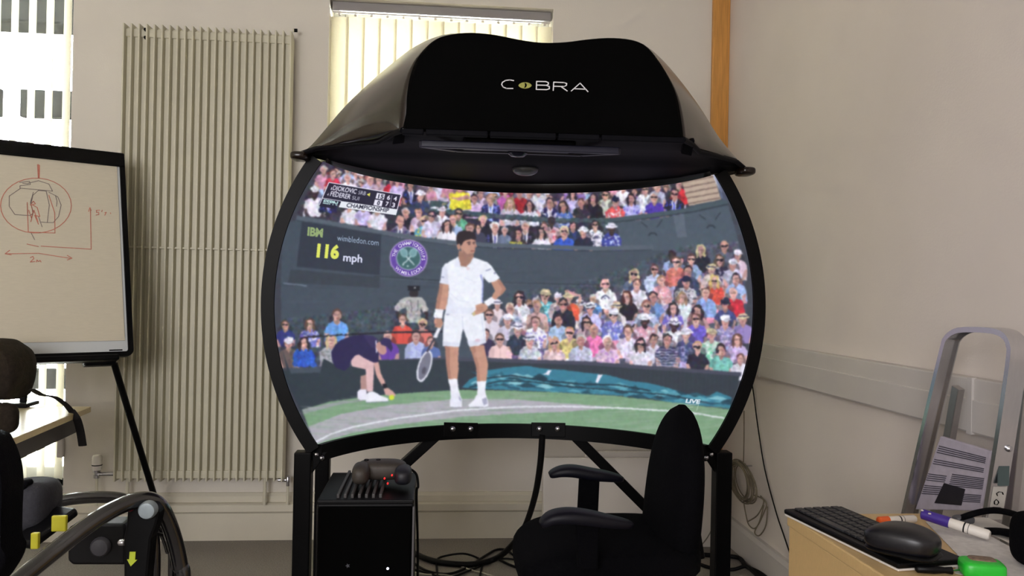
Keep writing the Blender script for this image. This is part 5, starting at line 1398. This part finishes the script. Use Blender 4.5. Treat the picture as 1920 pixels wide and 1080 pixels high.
mk = marker('marker_pen', 'white marker with blue and purple cap lying on pale paper', PZ(1727, 963, ZK + .035), PZ(1856, 1004, ZK + .016), .0125, (62, 38, 140), .062)
mk_a = PZ(1727, 963, ZK + .035)
for (x, y) in ((1729, 957), (1743, 963)):
    MB().sbox(PZ(x, y, ZK + .046), (.006, .006, .003), .6, 10, 6).build('cap_emblem', M_white, mk)
marker('marker_pen', 'white marker with orange cap behind the keyboard', PZ(1646, 977, ZK + .011), PZ(1716, 973, ZK + .011), .0105, (222, 92, 32), .028)
marker('marker_pen', 'marker with yellow end at the right edge by the green tape', PZ(1922, 1044, ZK + .011), PZ(1975, 1030, ZK + .011), .0105, (214, 206, 40), .03)
# green tape measure
M_grn = mat('green_plastic', (34, 186, 50), .35, noise=.05)
gcn = PZ(1841, 1066, ZK + .016)
tm = thing('tape_measure', 'bright green tape measure on the right desk', 'tape measure', (gcn.x, gcn.y, ZK))
RG = Matrix.Rotation(-.35, 3, 'Z')
MB().sbox((gcn.x, gcn.y, ZK + .0165), (.078, .06, .033), .4, 28, 12, RG).build('case', M_grn, tm, smooth=70)
MB().sbox((gcn.x + .004, gcn.y + .006, ZK + .032), (.05, .034, .006), .5, 20, 6, RG).build('top_sticker', mat('sticker_brown', (120, 100, 84), .6, noise=.4, nscale=120), tm, smooth=60)
# screwdriver
a = PZ(1716, 1066, ZK + .009); b = PZ(1785, 1070, ZK + .009); c = PZ(1806, 1068, ZK + .009)
sdv = thing('screwdriver', 'small black handled screwdriver beside the green tape measure', 'screwdriver', a)
L = (b - a).length
MB().lathe([(.004, 0), (.0078, .004), (.0082, L * .5), (.006, L * .8), (.0075, L)], a, b - a, 14).build('handle', M_plastic, sdv, smooth=50)
MB().lathe([(.0022, 0), (.0022, (c - b).length)], b, c - b, 8).build('shaft', M_chrome, sdv, smooth=50)
# black strap and pouch on the far right of the desk
st = thing('black_strap', 'black looped strap lying on the right desk before the ladder', 'strap', PZ(1860, 985, ZK))
L1 = [PZ(1800, 972, ZK + .012), PZ(1830, 962, ZK + .03), PZ(1862, 957, ZK + .042), PZ(1895, 962, ZK + .04), PZ(1930, 975, ZK + .03), PZ(1980, 1000, ZK + .012)]
MB().tube(smooth_path(L1, 6), .019, 10, flat=.35).build('webbing', M_fabric, st, smooth=60)
L2 = [PZ(1848, 996, ZK + .008), PZ(1880, 997, ZK + .012), PZ(1920, 1008, ZK + .014), PZ(1975, 1030, ZK + .008)]
MB().tube(smooth_path(L2, 6), .02, 10, flat=.35).build('webbing', M_fabric, st, smooth=60)
sb_ = PZ(1806, 974, ZK + .010)
MB().sbox(sb_, (.05, .03, .02), .6).build('buckle', mat('grey_buckle', (84, 84, 88), .35, noise=.08), st, smooth=60)
pp_ = PX(1944, 905, 1.22)
MB().sbox((pp_.x, pp_.y, ZK + .056), (.075, .09, .11), .6).build('black_pouch', M_fabric, None, smooth=70)
pou = bpy.data.objects['black_pouch']; tag(pou, 'black fabric pouch at the right edge standing on the desk', 'pouch')

# ================================================================== LADDER
XLd = 1.36
lad = thing('step_ladder', 'aluminium step ladder with rounded top hoop leaning by the right wall', 'ladder', (XLd, 1.95, 0))
LX = lambda x, y, d=0: PX(x, y, XLd + d)
outl = [LX(x, y) for x, y in ((1690, 960), (1729, 790), (1761, 656), (1769, 632), (1785, 618), (1808, 613), (1858, 615), (1882, 625), (1893, 645), (1893, 678), (1874, 810), (1849, 965))]
b0 = outl[0] + (outl[0] - outl[1]) * ((outl[0].z - .01) / (outl[1].z - outl[0].z)); b1 = outl[-1] + (outl[-1] - outl[-2]) * ((outl[-1].z - .01) / (outl[-2].z - outl[-1].z))
path = [b0] + smooth_path(outl, 5) + [b1]
cyy = sum(p.y for p in outl) / len(outl)
rings = []
for i, p in enumerate(path):
    d = (path[min(i + 1, len(path) - 1)] - path[max(i - 1, 0)]).normalized()
    nrm = V(0, d.z, -d.y)          # inward normal in the hoop plane
    if nrm.dot(V(0, cyy, 1.0) - V(0, p.y, p.z)) < 0: nrm = -nrm
    rings.append([p + nrm * u + V(w_, 0, 0) for u, w_ in ((0, 0), (.014, 0), (.014, .003), (.003, .004), (.003, .042), (.012, .042), (.012, .045), (0, .045))])
MB().loft(rings, True, True).build('front_frame', M_alu, lad, smooth=50)
def rail_at(z):
    for p, q_ in zip(path[len(path) // 2:], path[len(path) // 2 + 1:]):
        if q_.z <= z <= p.z: return p.lerp(q_, (p.z - z) / (p.z - q_.z))
    return path[-1]


# folded platform with its ribbed tread and lower treads
pl = [LX(1763, 818, .03), LX(1857, 846, .03), LX(1838, 958, .03), LX(1716, 955, .03)]
MB().prism(pl, (.012, 0, 0)).build('platform', mat('tread_aluminium', (196, 188, 202), .4, .15, noise=.08, nscale=40), lad, bevel=.002)
pq = lambda u, v, d=0: pl[0].lerp(pl[1], u).lerp(pl[3].lerp(pl[2], u), v) + V(-.0015 - d, 0, 0)
M_rib2 = mat('tread_groove', (84, 80, 92), .5, .4, noise=.1)
for v0, n, ua, ub in ((.12, 4, .05, .95), (.30, 3, .05, .95), (.46, 7, .45, .98), (.5, 4, .03, .36), (.66, 5, .03, .34), (.74, 5, .6, .98)):
    for k in range(n):
        v = v0 + k * .028
        MB().bar(pq(ua, v), pq(ub, v), .0016, .0022).build('tread_rib', M_rib2, lad)
MB().prism([pq(.36, .60, .001), pq(.72, .66, .001), pq(.72, .92, .001), pq(.30, .90, .001)], (.003, 0, 0)).build('warning_square', mat('label_dark', (30, 26, 34), .5, noise=.1), lad)
for z in (.30, .55):
    ta, tb = b0.lerp(outl[0], z / outl[0].z), b1.lerp(outl[-1], z / outl[-1].z)
    MB().box2((XLd - .002, min(ta.y, tb.y) + .004, z - .012), (XLd + .09, max(ta.y, tb.y) - .004, z + .012)).build('tread', M_alu, lad, bevel=.003)
# rear frame
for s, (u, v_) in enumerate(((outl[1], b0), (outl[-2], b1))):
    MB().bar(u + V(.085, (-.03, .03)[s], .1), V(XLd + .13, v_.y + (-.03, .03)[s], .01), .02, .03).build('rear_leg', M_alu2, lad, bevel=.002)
bo = V(XLd + .03, rail_at(LX(1872, 842).z).y, LX(1872, 842).z)
MB().lathe([(.008, .004), (.008, -.002), (.004, -.006)], bo + V(0, -.003, 0), (0, 1, 0), 12).build('pivot_bolt', M_chrome, lad, smooth=40)
# taped label with hand lettering on the near rail
tz1, tz0 = LX(1874, 918).z, LX(1874, 985).z


def tagp(u, w_, d=.0015):     # u down the rail, w_ across it
    z = tz1 + (tz0 - tz1) * u
    p = rail_at(z); return V(XLd + .006 + .036 * w_, p.y - d, z)


MB().prism([tagp(0, 0), tagp(0, 1), tagp(1, 1), tagp(1, 0)], (0, .001, 0)).build('taped_label', mat('tape_white', (190, 186, 178), .6, noise=.08), lad)
lt_ = MB()
for s in ([(.24, .62), (.16, .72), (.10, .55), (.12, .3), (.2, .22)], [(.42, .5), (.36, .66), (.42, .78), (.52, .74), (.54, .55), (.48, .45), (.42, .5)], [(.64, .25), (.62, .8), (.72, .78), (.75, .6), (.66, .5), (.8, .48), (.82, .25), (.64, .25)]):
    P_ = [tagp(.06 + a * .9, 1 - b_, .0025) for a, b_ in s]
    for a, b_ in zip(P_, P_[1:]): lt_.bar(a, b_, .0026, .001)
lt_.build('hand_lettering', M_blackm, lad)
MB().box2((XLd + .012, rail_at(tz1 + .04).y - .0025, tz1 + .004), (XLd + .040, rail_at(tz1 + .04).y + .001, tz1 + .07)).build('side_sticker', mat('sticker_slate', (70, 84, 84), .5, noise=.1), lad)
